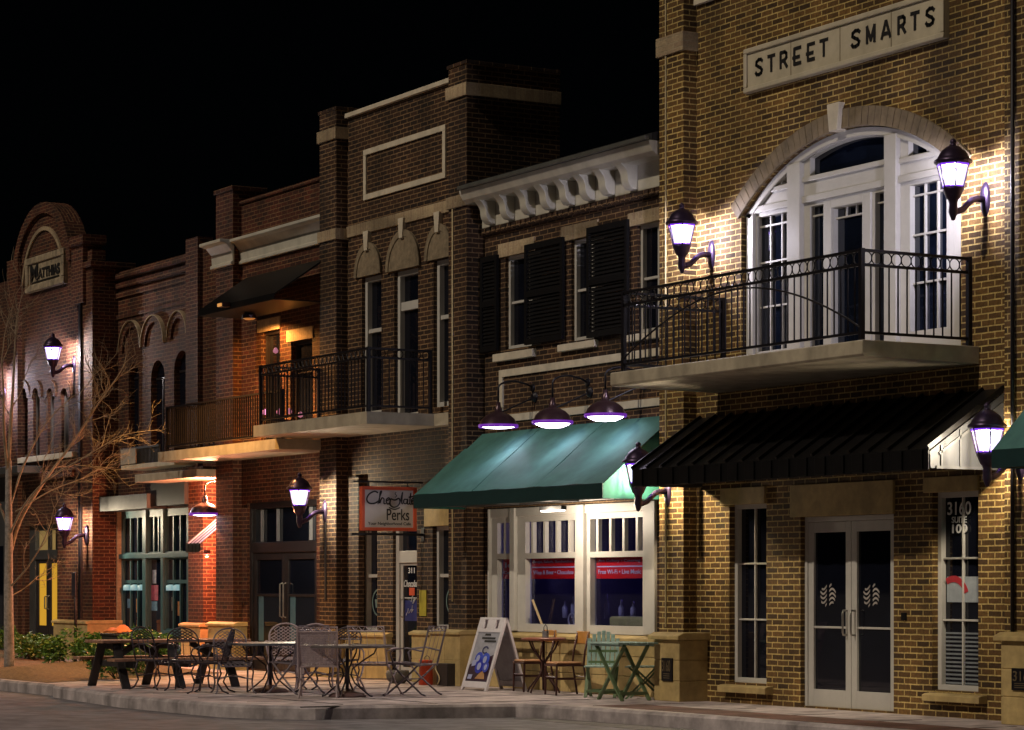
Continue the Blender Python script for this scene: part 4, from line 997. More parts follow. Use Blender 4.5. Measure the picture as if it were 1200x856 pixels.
# balcony
s40, s41 = X(185, -.92), b3x0 + .0
z40 = Z(321, 527, -.92)
bl4 = MB().box(s40, c4 - .001, -.92, .45, z40, zf4).box(c4 - .001, q1 + .001, -.92, -.102, z40, zf4).box(q1 + .001, s41, -.92, Y4 - .002, z40, zf4).build('balcony', SLAB, b4)
railing(bl4, [(X(196, -.85), .45), (X(196, -.85), -.85), (s41 - .03, -.85)], zf4, Z(197, 478, -.85), frieze=0, spacing=.085, bal=.009)
# dark double doors with transom lights
x0, x1, _, zt_ = d4
part('door_frame', DOORBLK, b4, (x0, x0 + .09, .10, .22, 0, zt_), (x1 - .09, x1, .10, .22, 0, zt_), (x0 + .09, x1 - .09, .10, .22, zt_ - .1, zt_), (x0 + .09, x1 - .09, .10, .22, Z4(300, 648), Z4(300, 636)))
part('transom_pane', GLASS, b4, (x0 + .09, x1 - .09, .18, .19, Z4(300, 636), zt_ - .1), bevel=0)
for k in range(4): xx = x0 + .09 + (x1 - x0 - .18) * (k + .5) / 4; part('transom_bar', mat('dull_trim', (.20, .20, .22), .5), b4, (xx - .02, xx + .02, .13, .175, Z4(300, 635), zt_ - .12), bevel=0) if k in (0, 1, 3) else None
zd = Z4(300, 648)
nd = 2
for k in range(nd):
    a = x0 + .095 + (x1 - x0 - .19) * k / nd; b_ = x0 + .095 + (x1 - x0 - .19) * (k + 1) / nd - .006
    o = part('door', DOORBLK, b4, (a, a + .12, .13, .18, .02, zd), (b_ - .12, b_, .13, .18, .02, zd), (a + .12, b_ - .12, .13, .18, .02, .25), (a + .12, b_ - .12, .13, .18, zd - .12, zd), (a + .12, b_ - .12, .135, .175, 1.25, 1.29))
    MB().box(a + .12, b_ - .12, .155, .165, .25, zd - .12).build('pane', GLASS, o)
    hx = b_ - .06 if k == 0 else a + .06
    MB().tube([(hx, .12, .9), (hx, .07, .92), (hx, .07, 1.45), (hx, .12, 1.47)], .014, 8).build('handle', MATS['brushed_steel'], o)
    cu = MB().box(a + .16, a + .36, .15, .153, .5, 1.25) .build('door_poster', mat('blue_grey_poster', (.06, .12, .15), .5), o)
# small pink lights on the balcony
for k, (px, py) in enumerate(((310, 483), (327, 482.5), (339, 482), (323, 411), (352, 486))):
    p = Vector((X(px, -.7), -.7, Z(px, py, -.7)))
    o = MB().lathe([(0, -.05), (.04, -.03), (.045, 0), (.02, .04), (0, .05)], p, 8).build('string_light', emit('pink_bulb', (1, .30, .55), 2.2 if k == 0 else .5) if k < 2 else MATS['pink_bulb.001'] if 'pink_bulb.001' in MATS else emit('dim_pink_bulb', (1, .35, .5), .35), smooth=True)
    tag(o, ('brightest pink bulb at the left end of the cafe balcony', 'pink bulb near the balcony floor right of the brightest one', 'third pink bulb from the left near the balcony floor', 'small pink bulb high beside the upper window lintels', 'rightmost faint pink bulb near the balcony floor')[k], 'bulb', 'pink bulbs on the upper balcony')
fxx = X(262, -1.1); fzz = zub + .03
fl_ = thing('flood_light', 'small orange flood light on the front edge of the upper black awning', 'light', (fxx, -1.15, fzz))  # added lamp with no known fixture, throws orange onto slab and branches
MB().box(fxx - .09, fxx + .09, -1.16, -1.013, fzz, fzz + .08).build('housing', SHADE, fl_, bevel=.01)
MB().box(fxx - .07, fxx + .07, -1.18, -1.162, fzz + .01, fzz + .06).build('lens', emit('orange_lens', (1, .45, .12), .6), fl_)
spot_light('flood_glow', (fxx, -1.75, fzz - .15), (fxx - .1, -1.15, fzz - 2.6), 1250, (1, .47, .11), 118, .7, fl_, .06)

# ================================================================== BUILDING 5: set back, teal shop front
Y5 = .50
def X5(px): return X(px, Y5)
def Z5(px, py): return Z(px, py, Y5)
p6x = X(110, 0)                      # right edge of the pier between buildings 5 and 6
b5x0, b5x1 = p6x - .05, c4 + .12
b5 = thing('brick_building', 'dark red brick building with three blind arches above a teal shop front', 'building', ((b5x0 + b5x1) / 2, Y5, 0))
z5 = Z5(137, 320)
sf5 = (X5(139), X5(221), .02, Z5(140, 600))
aw5 = []
for a, b_, pt, pb in ((151, 163, 428, 534), (177, 193, 424, 532), (204, 222, 413, 530)):
    x0, x1 = X5(a), X5(b_); zt = Z5(a, pt) - (x1 - x0) * .5; zb_ = Z5(a, pb)
    aw5.append((x0, x1, zb_, zt))
def arch_open(x0, x1, z0, z1, k=.5, n=12): return [(x0, z0), (x1, z0)] + arc((x0 + x1) / 2, z1, (x1 - x0) / 2, 0, 180, n, (x1 - x0) * k)
ar5 = X5(224) - .02
MB().plate(rect(b5x0, b5x1, 0, z5), [rect(*sf5)] + [arch_open(*q) for q in aw5], Y5, Y5 + .25).build('wall', RED, b5)
part('rear_block', RED, b5, (b5x0, b5x1, Y5 + .26, 10, 0, z5 - .2), bevel=0)
for q in aw5: MB().plate(arch_open(*q), [], Y5 + .12, Y5 + .14).build('pane', GLASS, b5)
for q in aw5:
    m_ = MB(); x0, x1, z0, z1 = q; m_.box((x0 + x1) / 2 - .02, (x0 + x1) / 2 + .02, Y5 + .10, Y5 + .119, z0, z1); m_.box(x0, x1, Y5 + .10, Y5 + .119, z1 - .02, z1 + .02); m_.build('window_frame', DOORBLK, b5)
# corbelled parapet courses
for i, py in enumerate((323, 334, 345)):
    z = Z5(137, py); part('corbel_course', RED, b5, (b5x0 + .02, ar5, Y5 - .05 - .015 * (2 - i), Y5 - .001, z - .10, z), bevel=.003)
z = Z5(137, 371); part('corbel_course', RED, b5, (b5x0 + .02, ar5, Y5 - .04, Y5 - .001, z - .07, z), bevel=.003)
part('pilaster', RED, b5, (ar5, ar5 + .55, Y5 - .10, Y5 + .2, sf5[3] + .4, Z5(226, 281)), bevel=.003)
for a, b_, py in ((143, 168, 388), (169, 195, 382), (200, 222, 375)):
    xc = X5((a + b_) / 2); r = (X5(b_) - X5(a)) / 2; zz = Z5(a, py) - r * .75
    MB().plate(arc(xc, zz, r, 180, 0, 20) + arc(xc, zz, r - .12, 0, 180, 20), [], Y5 - .05, Y5 - .001).build('blind_arch', RED, b5)
    MB().plate(arc(xc, zz + .001, r + .02, 180, 0, 20) + arc(xc, zz + .001, r + .002, 0, 180, 20), [], Y5 - .085, Y5 - .001).build('hood_mould', SOLDIER, b5)
# stone jamb strip, right pilaster with orange light
part('jamb', SOLDIER, b5, (X5(133.5), X5(139.5), Y5 - .04, Y5 + .1, 0, sf5[3] + .1), bevel=.003)
rp0, rp1 = X(220.5, .25), X(238, .25)
part('pilaster', RED, b5, (rp0, rp1, .25, Y5 + .6, 0, Z5(240, 548)), bevel=.004)
stone_base(b5, rp0 - .10, rp1 + .10, .15, Y5 + .3, Z(226, 730, .15), 1, 2)
# flat canopies
part('canopy', GREYM, b5, (p6x + .02, X(172, .1), .1, Y5 - .002, Z(140, 598, .1), Z(140, 581, .1)), bevel=.006)
part('canopy', BLKAWN, b5, (X(172, .1) + .01, rp0 + .02, .17, Y5 - .002, Z(175, 594, .2), Z(175, 566, .2)), bevel=.006)
k0 = X(158, -.45)
lsl = part('canopy', SLAB, b5, (k0, c4 - .02, -.45, Y5 - .002, Z(158, 558, -.45) - .12, Z(158, 558, -.45) + .02), bevel=.006)
part('balcony', SLAB, b5, (X(142, 0), rp0 - .05, .0, Y5 - .002, Z(143, 551, 0), Z(143, 546, 0)), bevel=.004)
rb = MB()
for i in range(30): xx = X(142, .03) + (X(187, .03) - X(142, .03)) * i / 29; rb.box(xx - .01, xx + .01, .02, .04, Z(143, 546, 0), Z(143, 527, 0))
rb.bar((X(142, .03), .03, Z(143, 527, 0)), (X(187, .03), .03, Z(143, 527, 0)), .04, .04); rb.build('railing', GREYM, b5)
ga_ = part('balcony_panel', mat('pale_panel', (.25, .21, .15), .7), b5, (X(142.5, 0), X(160, 0), -.02, .0, Z(143, 545, 0), Z(143, 527.5, 0)), bevel=0)
# teal shop front
x0, x1, z0, z1 = sf5; yq = Y5 + .05
def X5f(px): return X(px, yq)
def Z5f(py): return Z(142, py, yq)
cols5 = [(X5f(144), X5f(169)), (X5f(174), X5f(190.5)), (X5f(194.5), X5f(218.5))]
zr0, zr1 = Z5f(657), Z5f(648); zlo = Z5f(735); zup = Z5f(608)
hs = []
for i, (a, b_) in enumerate(cols5):
    hs.append(rect(a, b_, zr1, zup)); hs.append(rect(a, b_, zlo if i != 1 else .25, zr0))
tf = MB().plate(rect(x0, x1, z0, z1), hs, yq, yq + .08).build('shop_front', TEAL, b5, bevel=.005)
mb = MB()
for a, b_ in ((cols5[0][1] + .02, cols5[1][0] - .02), (cols5[1][1] + .02, cols5[2][0] - .02)): mb.box(a, b_, yq - .05, yq, .02, z1)
mb.box(x0, x1, yq - .06, yq - .001, zr0 + .03, zr1 - .03); mb.box(cols5[0][0] - .05, cols5[0][1] + .01, yq - .07, yq - .001, zlo - .14, zlo - .03); mb.box(cols5[2][0] - .01, x1, yq - .07, yq - .001, zlo - .14, zlo - .03)
mb.build('mullion', TEAL, tf, bevel=.005)
gb = MB()
for i, (a, b_) in enumerate(cols5):
    for k in (1, 2): xx = a + (b_ - a) * k / 3; gb.box(xx - .025, xx + .025, yq + .01, yq + .06, zr1, zup); (gb.box(xx - .025, xx + .025, yq + .01, yq + .06, zlo, zr0) if i != 1 else None)
    if i != 1: gb.box(a, b_, yq + .011, yq + .058, Z5f(684), Z5f(680))
gb.build('glazing_bar', TEAL, tf)
MB().box(x0 + .05, x1 - .05, yq + .065, yq + .075, .2, z1 - .05).build('pane', GLASSB, tf)
for (px, py0, py1, w_, cc, nm) in ((162, 718, 702, .20, (.30, .14, .05), 'amber_poster'), (151, 713, 702, .14, (.10, .20, .30), 'blue_poster'), (181, 704, 686, .36, (.30, .06, .10), 'pink_poster'), (181, 716, 705, .28, (.05, .18, .28), 'blue_poster'), (181, 684, 668, .18, (.25, .25, .32), 'white_poster'), (211, 722, 705, .22, (.20, .12, .04), 'amber_poster'), (203, 716, 700, .16, (.12, .12, .11), 'grey_poster')):
    xx = X(px, yq + .06); MB().box(xx - w_ / 2, xx + w_ / 2, yq + .058, yq + .063, Z(px, py0, yq), Z(px, py1, yq)).build(nm, mat('shop_' + nm, cc, .6, noise=.6, nscale=14), tf)
for a in cols5[:1] + cols5[2:]:
    for k in range(3 if a is cols5[0] else 2):
        xx = a[0] + (a[1] - a[0]) * (k + .5) / 3; o = MB().lathe([(0, .0), (.09, 0), (.09, .09), (.03, .11), (0, .11)], (xx, yq + .03, Z5f(692)), 12).build('window_light', emit('cool_white', (.45, .8, .85), .4) if 'cool_white' not in MATS else MATS['cool_white'], tf, smooth=True)
# gooseneck + striped awning in the alcove
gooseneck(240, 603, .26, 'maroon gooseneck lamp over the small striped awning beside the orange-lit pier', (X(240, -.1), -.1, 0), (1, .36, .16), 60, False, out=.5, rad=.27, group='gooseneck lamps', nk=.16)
sy1 = -.38
sx0_, sx1_ = X(218, sy1), c4 - .02
zs, zf_, zv_ = Z(218, 637, sy1) + .50, Z(218, 637, sy1), Z(218, 648, sy1)
sa = thing('awning', 'small dark awning with pale diagonal stripes under the gooseneck lamp', 'awning', ((sx0_ + sx1_) / 2, 0, zv_))
ns = 4; wS = mat('white_stripe', (.36, .30, .33), .5)
for s in (0, 1):
    b = MB(); v2 = MB()
    for k in range(ns * 2):
        xa, xb = sx0_ + (sx1_ - sx0_) * k / (2 * ns), sx0_ + (sx1_ - sx0_) * (k + 1) / (2 * ns)
        if k % 2 == s: b.prism([(.24, zs), (sy1, zf_), (sy1, zf_ - .015), (.24, zs - .02)], xa, xb); (v2.box(xa, xb - .02, sy1 - .012, sy1 - .002, zv_, zf_))
    b.build('dark_stripes' if s == 0 else 'pale_stripes', BLKAWN if s == 0 else wS, sa)
MB().box(sx0_, sx1_, sy1 - .002, sy1 + .004, zv_ + .02, zf_ - .012).build('valance', BLKAWN, sa)
vv = MB()
for k in range(ns): xa = sx0_ + (sx1_ - sx0_) * (k + .08) / ns; vv.box(xa, xa + (sx1_ - sx0_) / ns * .8, sy1 - .014, sy1 - .003, zv_, zf_ - .02)
vv.build('scallops', BLKAWN, sa, bevel=.004)
al = thing('awning_light', 'small red-orange light under the striped awning beside the stone-footed pier', 'light', (c4 - .5, -.05, zv_ - .02))  # added lamp, put here only to light the pier and its stone foot
MB().lathe([(0, -.05), (.05, -.04), (.06, 0), (.06, .05), (0, .05)], (c4 - .5, -.05, zv_), 14).build('lamp_body', SHADE, al, smooth=True)
MB().lathe([(0, -.075), (.03, -.07), (.045, -.052), (0, -.051)], (c4 - .5, -.05, zv_), 14).build('lens', emit('red_orange_lens', (1, .30, .12), 1.5), al, smooth=True)
point_light('awning_glow', (c4 - .5, -.05, zv_ - .14), 300, (1, .31, .15), al, .05)
# unseen orange lamp added under the lower slab to colour the pier
lx, ly, lzz = c4 - .32 + .5, .12, Z(158, 558, -.45) - .125
ll = thing('ceiling_light', 'orange ceiling light under the low concrete canopy above the striped awning', 'light', (lx - .5, ly, lzz))
MB().lathe([(.10, -.04), (.10, 0), (0, 0)], (lx - .5, ly, lzz), 16).build('housing', SHADE, ll)
MB().lathe([(0, -.07), (.06, -.06), (.09, -.04), (0, -.04)], (lx - .5, ly, lzz), 16).build('diffuser', MATS['orange_lamp'], ll)
point_light('canopy_glow', (lx - .5, ly - .05, lzz - .22), 620, (1, .33, .16), ll, .05)

# ================================================================== BUILDING 6: arched gable with a carved sign
b6x0 = X(4, 0)
b6 = thing('brick_building', 'brick building with rounded gable, carved sign and four slim arched windows', 'building', ((b6x0 + p6x) / 2, 0, 0))
gx0, gx1 = X(19, 0), X(86, 0); gz = Z(60, 238.5, 0); zs6 = Z(19, 336, 0)
xc6 = (gx0 + gx1) / 2; hw6 = (gx1 - gx0) / 2; z6 = Z(83, 300, 0)
gab = [(gx0, 0), (p6x - .1, 0), (p6x - .1, z6), (gx1, z6)] + arc(xc6, z6 - .3, hw6, 8, 172, 30, gz - z6 + .3) + [(gx0, z6)]
aw6 = []
for a, b_ in ((24, 32.6), (39, 46.5), (56, 63), (72, 80.5)):
    x0, x1 = X(a), X(b_); aw6.append((x0, x1, Z(a, 537), Z(a, 456) - (x1 - x0) * .5))
d6 = (X(29), X(67), .02, Z(30, 617))
MB().plate(gab, [arch_open(*q) for q in aw6] + [rect(*d6)], 0, .28).build('wall', RED, b6)
part('rear_block', RED, b6, (gx0 + .1, p6x - .1, .3, 10, 0, z6 - .5), bevel=0)
o_ = arc(xc6, z6 - .3, hw6 + .06, 8, 172, 30, gz - z6 + .36); i_ = arc(xc6, z6 - .3, hw6 - .16, 172, 8, 30, gz - z6 + .14)
MB().plate(o_ + i_, [], -.08, .32).build('gable_coping', RED, b6, bevel=.004)
i2 = arc(xc6, z6 - .5, hw6 - .5, 172, 8, 30, gz - z6 + .0); o2 = arc(xc6, z6 - .5, hw6 - .42, 8, 172, 30, gz - z6 + .08)
MB().plate(o2 + i2, [], -.04, 0).build('arch_band', SOLDIER, b6)
part('gable_pier', RED, b6, (X(83.5, -.1), X(97, -.1), -.1, .29, z6 - 1.0, z6 + .12), bevel=.004)
part('pier_cap', RED, b6, (X(81.5, -.14), X(98, -.14), -.16, .33, z6 + .12, z6 + .30), bevel=.004)
part('gable_pier', RED, b6, (X(8, -.1), X(20.5, -.1), -.1, .4, 0, Z(8, 307, -.1)), bevel=.004)
pf0 = X(96, -.03)
part('pier', RED, b6, (pf0, p6x, -.03, Y5 + .3, 0, Z(97, 316, -.03)), bevel=.004)
part('pier_cap', RED, b6, (pf0 - .06, p6x + .06, -.09, Y5 + .34, Z(97, 316, -.03), Z(97, 309, -.03)), bevel=.004)
part('pilaster', RED, b6, (X(67.5, -.06), X(91, -.06), -.06, 0, 0, Z(67, 540)), bevel=.004)
part('downspout', IRON, b6, (X(91.5, -.08), X(94, -.08), -.08, -.01, 0, Z(92, 330)), bevel=.01)
stone_base(b6, X(62.5, -.16), p6x + .06, -.16, Y5 + .1, Z(63, 726, -.16), 3, 2)
part('base_plaque', DOORBLK, b6, (X(65.5, -.165), X(69.5, -.165), -.17, -.161, Z(66, 760, -.16), Z(66, 744, -.16)), bevel=0)
for i, q in enumerate(aw6):
    o = MB().plate(arch_open(*q), [arch_open(q[0] + .06, q[1] - .06, q[2] + .06, q[3] + .0)], .06, .14).build('window', mat('dark_window_frame', (.10, .09, .085), .5), b6, bevel=.003)
    MB().plate(arch_open(*q), [], .125, .135).build('pane', GLASSB, o)
    x0, x1 = q[0], q[1]; xc = (x0 + x1) / 2; r = (x1 - x0) / 2
    MB().plate(arc(xc, q[3], r + .16, 180, 0, 16, r * 1 + .16) + arc(xc, q[3], r + .005, 0, 180, 16, r + .005), [], -.03, -.001).build('window_arch', RED, b6)
part('sill', CASTW, b6, (X(20, -.1), X(84, -.1), -.10, .05, aw6[0][2] - .12, aw6[0][2] - .01))
part('cornice_band', RED, b6, (X(20, -.14), X(84, -.14), -.14, -.001, aw6[0][2] - .50, aw6[0][2] - .36), bevel=.006)
# carved sign
sx0_, sx1_ = X(31, -.06), X(76, -.06); sz0, sz1 = Z(31, 344.5, -.06), Z(31, 304.5, -.06)
cs = thing('carved_sign', 'weathered stone sign reading MATTHIAS under the rounded brick gable', 'sign', ((sx0_ + sx1_) / 2, -.01, sz0))
MB().box(sx0_, sx1_, -.06, -.002, sz0, sz1).build('panel', SLATE, cs)
e = .14
MB().box(sx0_, sx1_, -.10, -.061, sz0, sz0 + e).box(sx0_, sx1_, -.10, -.061, sz1 - e, sz1).box(sx0_, sx0_ + e, -.10, -.061, sz0 + e, sz1 - e).box(sx1_ - e, sx1_, -.10, -.061, sz0 + e, sz1 - e).build('border', SLATE, cs, bevel=.03)
W_ = sx1_ - sx0_; H_ = sz1 - sz0
b = MB(); b.text('M', sx0_ + .12 * W_, sx0_ + .32 * W_, sz0 + .30 * H_, sz0 + .76 * H_, -.06, .02, bold=.03)
b.text('ATTHIAS', sx0_ + .33 * W_, sx0_ + .88 * W_, sz0 + .32 * H_, sz0 + .62 * H_, -.06, .02, bold=.03)
b.box(sx0_ + .12 * W_, sx0_ + .86 * W_, -.08, -.06, sz0 + .24 * H_, sz0 + .275 * H_); b.build('lettering', BLACKP, cs)
# doors with yellow light
x0, x1, _, zt_ = d6
yl_ = emit('yellow_lit_glass', (.80, .42, .035), .62); ylt = emit('yellow_lit_transom', (.55, .36, .12), .32)
zra, zrb = Z(40, 656), Z(40, 645)
part('door_frame', GREYM, b6, (x0, x0 + .35, .10, .22, 0, zt_), (x1 - .09, x1, .10, .22, 0, zt_), (x0 + .35, x1 - .09, .10, .22, zt_ - .1, zt_), (x0 + .35, x1 - .09, .08, .22, zra, zrb))
dm = x0 + .35 + (x1 - x0 - .44) / 2
tp = part('transom_pane', ylt, b6, (x0 + .35, x1 - .09, .19, .20, zrb, zt_ - .1), bevel=0)
part('transom_bar', DOORBLK, b6, (dm - .04, dm + .04, .12, .185, zrb, zt_ - .1), bevel=0)
part('transom_bar', DOORBLK, b6, (dm + .40, dm + .45, .12, .185, zrb, zt_ - .1), bevel=0)
for a, b_ in ((x0 + .352, dm - .004), (dm + .004, x1 - .092)):
    o = part('door', DOORBLK, b6, (a, a + .13, .12, .17, .02, zra), (b_ - .13, b_, .12, .17, .02, zra), (a + .13, b_ - .13, .12, .17, .02, Z(40, 733)), (a + .13, b_ - .13, .12, .17, zra - .08, zra))
    MB().box(a + .13, b_ - .13, .145, .155, Z(40, 733), zra - .08).build('pane', yl_, o)
    hx = b_ - .06 if a < dm - .1 else a + .06
    MB().tube([(hx, .11, .95), (hx, .06, .97), (hx, .06, 1.2), (hx, .11, 1.22)], .014, 8).build('handle', MATS['brushed_steel'], o)
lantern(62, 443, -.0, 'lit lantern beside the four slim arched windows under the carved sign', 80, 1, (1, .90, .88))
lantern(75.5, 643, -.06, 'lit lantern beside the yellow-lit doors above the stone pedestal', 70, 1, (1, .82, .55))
lantern(-19, 478, -.1, 'lantern past the far left edge lighting the brick behind the tree', 75)
# far-left neighbour
b7 = thing('brick_building', 'sliver of dark brick building at the far left edge behind the tree trunk', 'building', (X(-20), 0, 0))
part('wall', RED, b7, (X(-40), gx0 + .05, .03, 10, 0, Z(5, 330)), bevel=0)
part('shop_front', GREYM, b7, (X(-30), X(6), -.0, .029, 0, Z(5, 560)), bevel=0)
MB().box(X(-28), X(4), -.012, -.002, .3, Z(5, 640)).build('pane', GLASS, b7)
part('canopy', GREYM, b7, (X(-30), X(20, -.6), -.6, .0, Z(5, 560), Z(5, 552)), bevel=.01)

# ================================================================== PATIO FURNITURE
CHD = mat('dark_wrought_iron', (.065, .052, .066), .4, .4, noise=.3, nscale=15)
CHP = mat('pale_wrought_iron', (.46, .37, .39), .5, .1, noise=.25, nscale=15)
CHG = mat('grey_wrought_iron', (.20, .17, .20), .45, .3, noise=.25, nscale=15)
def lattice(b, P, nu, nv, r=.006):
    """diagonal lattice on a patch P(u,v)"""
    for k in range(-nv, nu + 1):
        for sgn_ in (1, -1):
            pts = []
            for i in range(nv + 1):
                u = (k + i) / nu if sgn_ > 0 else 1 - (k + i) / nu
                if -.001 <= u <= 1.001:
                    p = P(u, i / nv)
                    if p is not None: pts.append(p)
            if len(pts) > 1: b.tube(pts, r, 4)
def make_mesh_chair(name, label, m, mm=None, crest=False):
    mm = mm or m
    r = thing(name, label, 'chair', (0, 0, 0), 'wrought iron chairs on the patio')
    w_ = .23
    def back(u, v):
        x = -.20 - .13 * v; hw_ = w_ * (1 if v < .6 else math.sqrt(max(0, 1 - ((v - .6) / .4) ** 2)))
        y = (u - .5) * 2 * w_
        return None if abs(y) > hw_ + .005 else Vector((x, y, .46 + .44 * v))
    fr = MB(); pts = [(-.20, -w_, .42), (-.28, -w_, .72)] + [(-.278 - .05 * math.sin(math.pi * i / 12), -w_ * math.cos(math.pi * i / 12), .72 + .18 * math.sin(math.pi * i / 12)) for i in range(1, 12)] + [(-.28, w_, .72), (-.20, w_, .42)]
    fr.tube(pts, .0115, 8); fr.build('back_frame', m, r, smooth=True)
    b = MB()
    if crest:
        lattice(b, lambda u, v: back(u, .60 + .40 * v), 6, 4, .008)
        b.tube([(-.278, -w_ + .01, .722), (-.278, w_ - .01, .722)], .010, 6)
        for k in range(3): b.tube([(-.21, -.10 + .10 * k, .44), (-.278, -.10 + .10 * k, .72)], .006, 5)
    else: lattice(b, back, 7, 10, .0052)
    b.build('backrest', mm, r)
    b = MB(); seat = lambda u, v: Vector((-.20 + .44 * v, (u - .5) * 2 * w_, .43 - .02 * math.sin(math.pi * v) - (.05 * max(0, v - .85) / .15)))
    lattice(b, seat, 7, 7, .0052); b.build('seat', mm, r)
    b = MB(); b.tube([(-.20, -w_, .43), (.22, -w_, .43), (.25, -w_ + .03, .38), (.25, w_ - .03, .38), (.22, w_, .43), (-.20, w_, .43)], .012, 6, True); b.build('seat_frame', m, r)
    for s in (-1, 1):
        MB().tube([(-.255, s * w_, .62), (-.12, s * (w_ + .03), .66), (.06, s * (w_ + .05), .66), (.19, s * (w_ + .04), .62), (.22, s * (w_ + .03), .56), (.18, s * (w_ + .02), .50), (.14, s * w_, .44)], .012, 6).build('armrest', m, r, smooth=True)
        MB().tube([(.16, s * w_, .42), (.22, s * (w_ + .02), .30), (.17, s * (w_ + .01), .16), (.20, s * (w_ + .02), .04), (.27, s * (w_ + .05), .006)], .013, 6).build('leg', m, r, smooth=True)
        MB().tube([(-.16, s * w_, .42), (-.20, s * (w_ + .01), .28), (-.15, s * w_, .15), (-.22, s * (w_ + .01), .04), (-.31, s * (w_ + .03), .006)], .013, 6).build('leg', m, r, smooth=True)
    b = MB(); b.tube([(-.17, -w_, .20), (.02, 0, .24), (.18, w_, .20)], .009, 6); b.tube([(-.17, w_, .20), (.02, 0, .255), (.18, -w_, .20)], .009, 6); b.build('stretcher', m, r)
    return r
def make_sling_chair(name, label, m, sling, open_=False):
    r = thing(name, label, 'chair', (0, 0, 0), 'square-backed patio chairs')
    w_ = .25
    b = MB(); b.tube([(-.22, -w_, .38), (-.36, -w_, .90), (-.36, w_, .90), (-.22, w_, .38)], .013, 6); b.tube([(-.345, -w_, .84), (-.345, w_, .84)], .010, 6)
    for k in range(5): y = -w_ + 2 * w_ * (k + .5) / 5; b.tube([(-.345, y - .05, .84), (-.36, y, .90), (-.345, y + .05, .84)], .007, 4)
    b.build('back_frame', m, r)
    b = MB()
    for k in range(24 if not open_ else 5):
        y = -w_ + .02 + (2 * w_ - .04) * k / (23 if not open_ else 4)
        b.bar((-.225, y, .42), (-.345, y, .84), .012 if not open_ else .005, .004, up=(1, 0, .2))
    if not open_:
        for k in range(20): z = .42 + .42 * k / 19; x = -.225 - .12 * k / 19; b.bar((x, -w_ + .01, z), (x, w_ - .01, z), .004, .010, up=(0, 0, 1))
    b.build('backrest', sling, r)
    b = MB()
    for k in range(24 if not open_ else 9): y = -w_ + .02 + (2 * w_ - .04) * k / (23 if not open_ else 8); b.bar((-.22, y, .40), (.24, y, .42), .013 if not open_ else .006, .004)
    for k in range(16 if not open_ else 4): x = -.2 + .42 * k / (15 if not open_ else 3); b.bar((x, -w_, .398 + .02 * k / 15), (x, w_, .398 + .02 * k / 15), .012 if not open_ else .006, .004)
    b.build('seat', sling, r)
    b = MB().tube([(-.22, -w_, .40), (.24, -w_, .42), (.24, w_, .42), (-.22, w_, .40)], .013, 6, True); b.build('seat_frame', m, r)
    for s in (-1, 1):
        MB().tube([(-.26, s * w_, .58), (-.05, s * (w_ + .02), .62), (.15, s * (w_ + .02), .60), (.20, s * (w_ + .01), .55), (.16, s * w_, .42)], .012, 6).build('armrest', m, r, smooth=True)
        MB().tube([(-.20, s * w_, .40), (-.05, s * w_, .26), (.10, s * (w_ - .01), .14), (.24, s * w_, .03), (.31, s * w_, .006)], .013, 6).build('leg', m, r, smooth=True)
        MB().tube([(.18, s * w_, .41), (.05, s * (w_ - .02), .27), (-.12, s * (w_ - .02), .13), (-.24, s * (w_ - .01), .03), (-.30, s * (w_ - .01), .006)], .013, 6).build('leg', m, r, smooth=True)
    MB().tube([(.03, -w_ + .01, .21), (.03, w_ - .01, .21)], .009, 6).build('stretcher', m, r)
    return r
def put(o, px, y, ang, scale=1.0, label=None):
    o.location = (X(px, y), y, 0); o.rotation_euler = (0, 0, R(ang)); o.scale = (scale,) * 3
    if label: o['label'] = label
    return o
mc_d = make_mesh_chair('mesh_chair', 'dark iron chair nearest the picnic table, left end of the chairs', CHD, crest=True)
mc_p = make_mesh_chair('mesh_chair', 'pale pink arched lattice chair behind the left round table', CHP)
mc_g = make_mesh_chair('mesh_chair', 'grey lattice chair with rounded back left of the left round table', CHG)
def put_g(o, px, py, ang, scale=1.0, label=None):
    p = G(px, py); o.location = (p.x, p.y, 0); o.rotation_euler = (0, 0, R(ang)); o.scale = (scale,) * 3
    if label: o['label'] = label
    return o
put_g(mc_d, 184, 808, 25, .95)
put_g(copy_tree(mc_d), 221, 809, 140, .95, 'dark iron chair second from the left, its arched back toward the street')
put_g(copy_tree(mc_d), 246, 812.5, 236, .95, 'dark iron chair seen edge-on between the picnic table and the left round table')
put_g(mc_g, 273, 812.5, -15, .95)
put_g(mc_p, 335, 807.5, -25, 1.0)
put_g(copy_tree(mc_p), 369, 809, -28, 1.0, 'pale arched lattice chair mostly hidden behind the square-backed pink chair')
put_g(copy_tree(mc_d), 396, 808.5, -55, .95, 'dark lattice chair behind the right round table, near the cafe wall')
sc_d = make_sling_chair('sling_chair', 'dark grey square-backed chair tilted beside the left round table', CHG, CHG)
sc_p = make_sling_chair('sling_chair', 'pale pink square-backed chair with its back to the street, between the round tables', CHP, CHP)
sc_o = make_sling_chair('sling_chair', 'pale open square-backed chair right of the right round table', CHP, CHP, True)
put_g(sc_d, 347, 813, 195, 1.0)
put_g(sc_p, 374, 817.5, 150, 1.0)
put_g(sc_o, 441, 815, 130, 1.0)
put_g(copy_tree(sc_o), 484, 815, 215, 1.0, 'dark open square-backed chair at the right end, beside the orange bucket')
for ob_ in [c_ for c_ in bpy.data.objects if c_.name.startswith('sling_chair') and 'orange bucket' in c_.get('label', '')]:
    for ch in ob_.children:
        if ch.type == 'MESH': ch.data = ch.data.copy(); ch.data.materials[0] = CHG

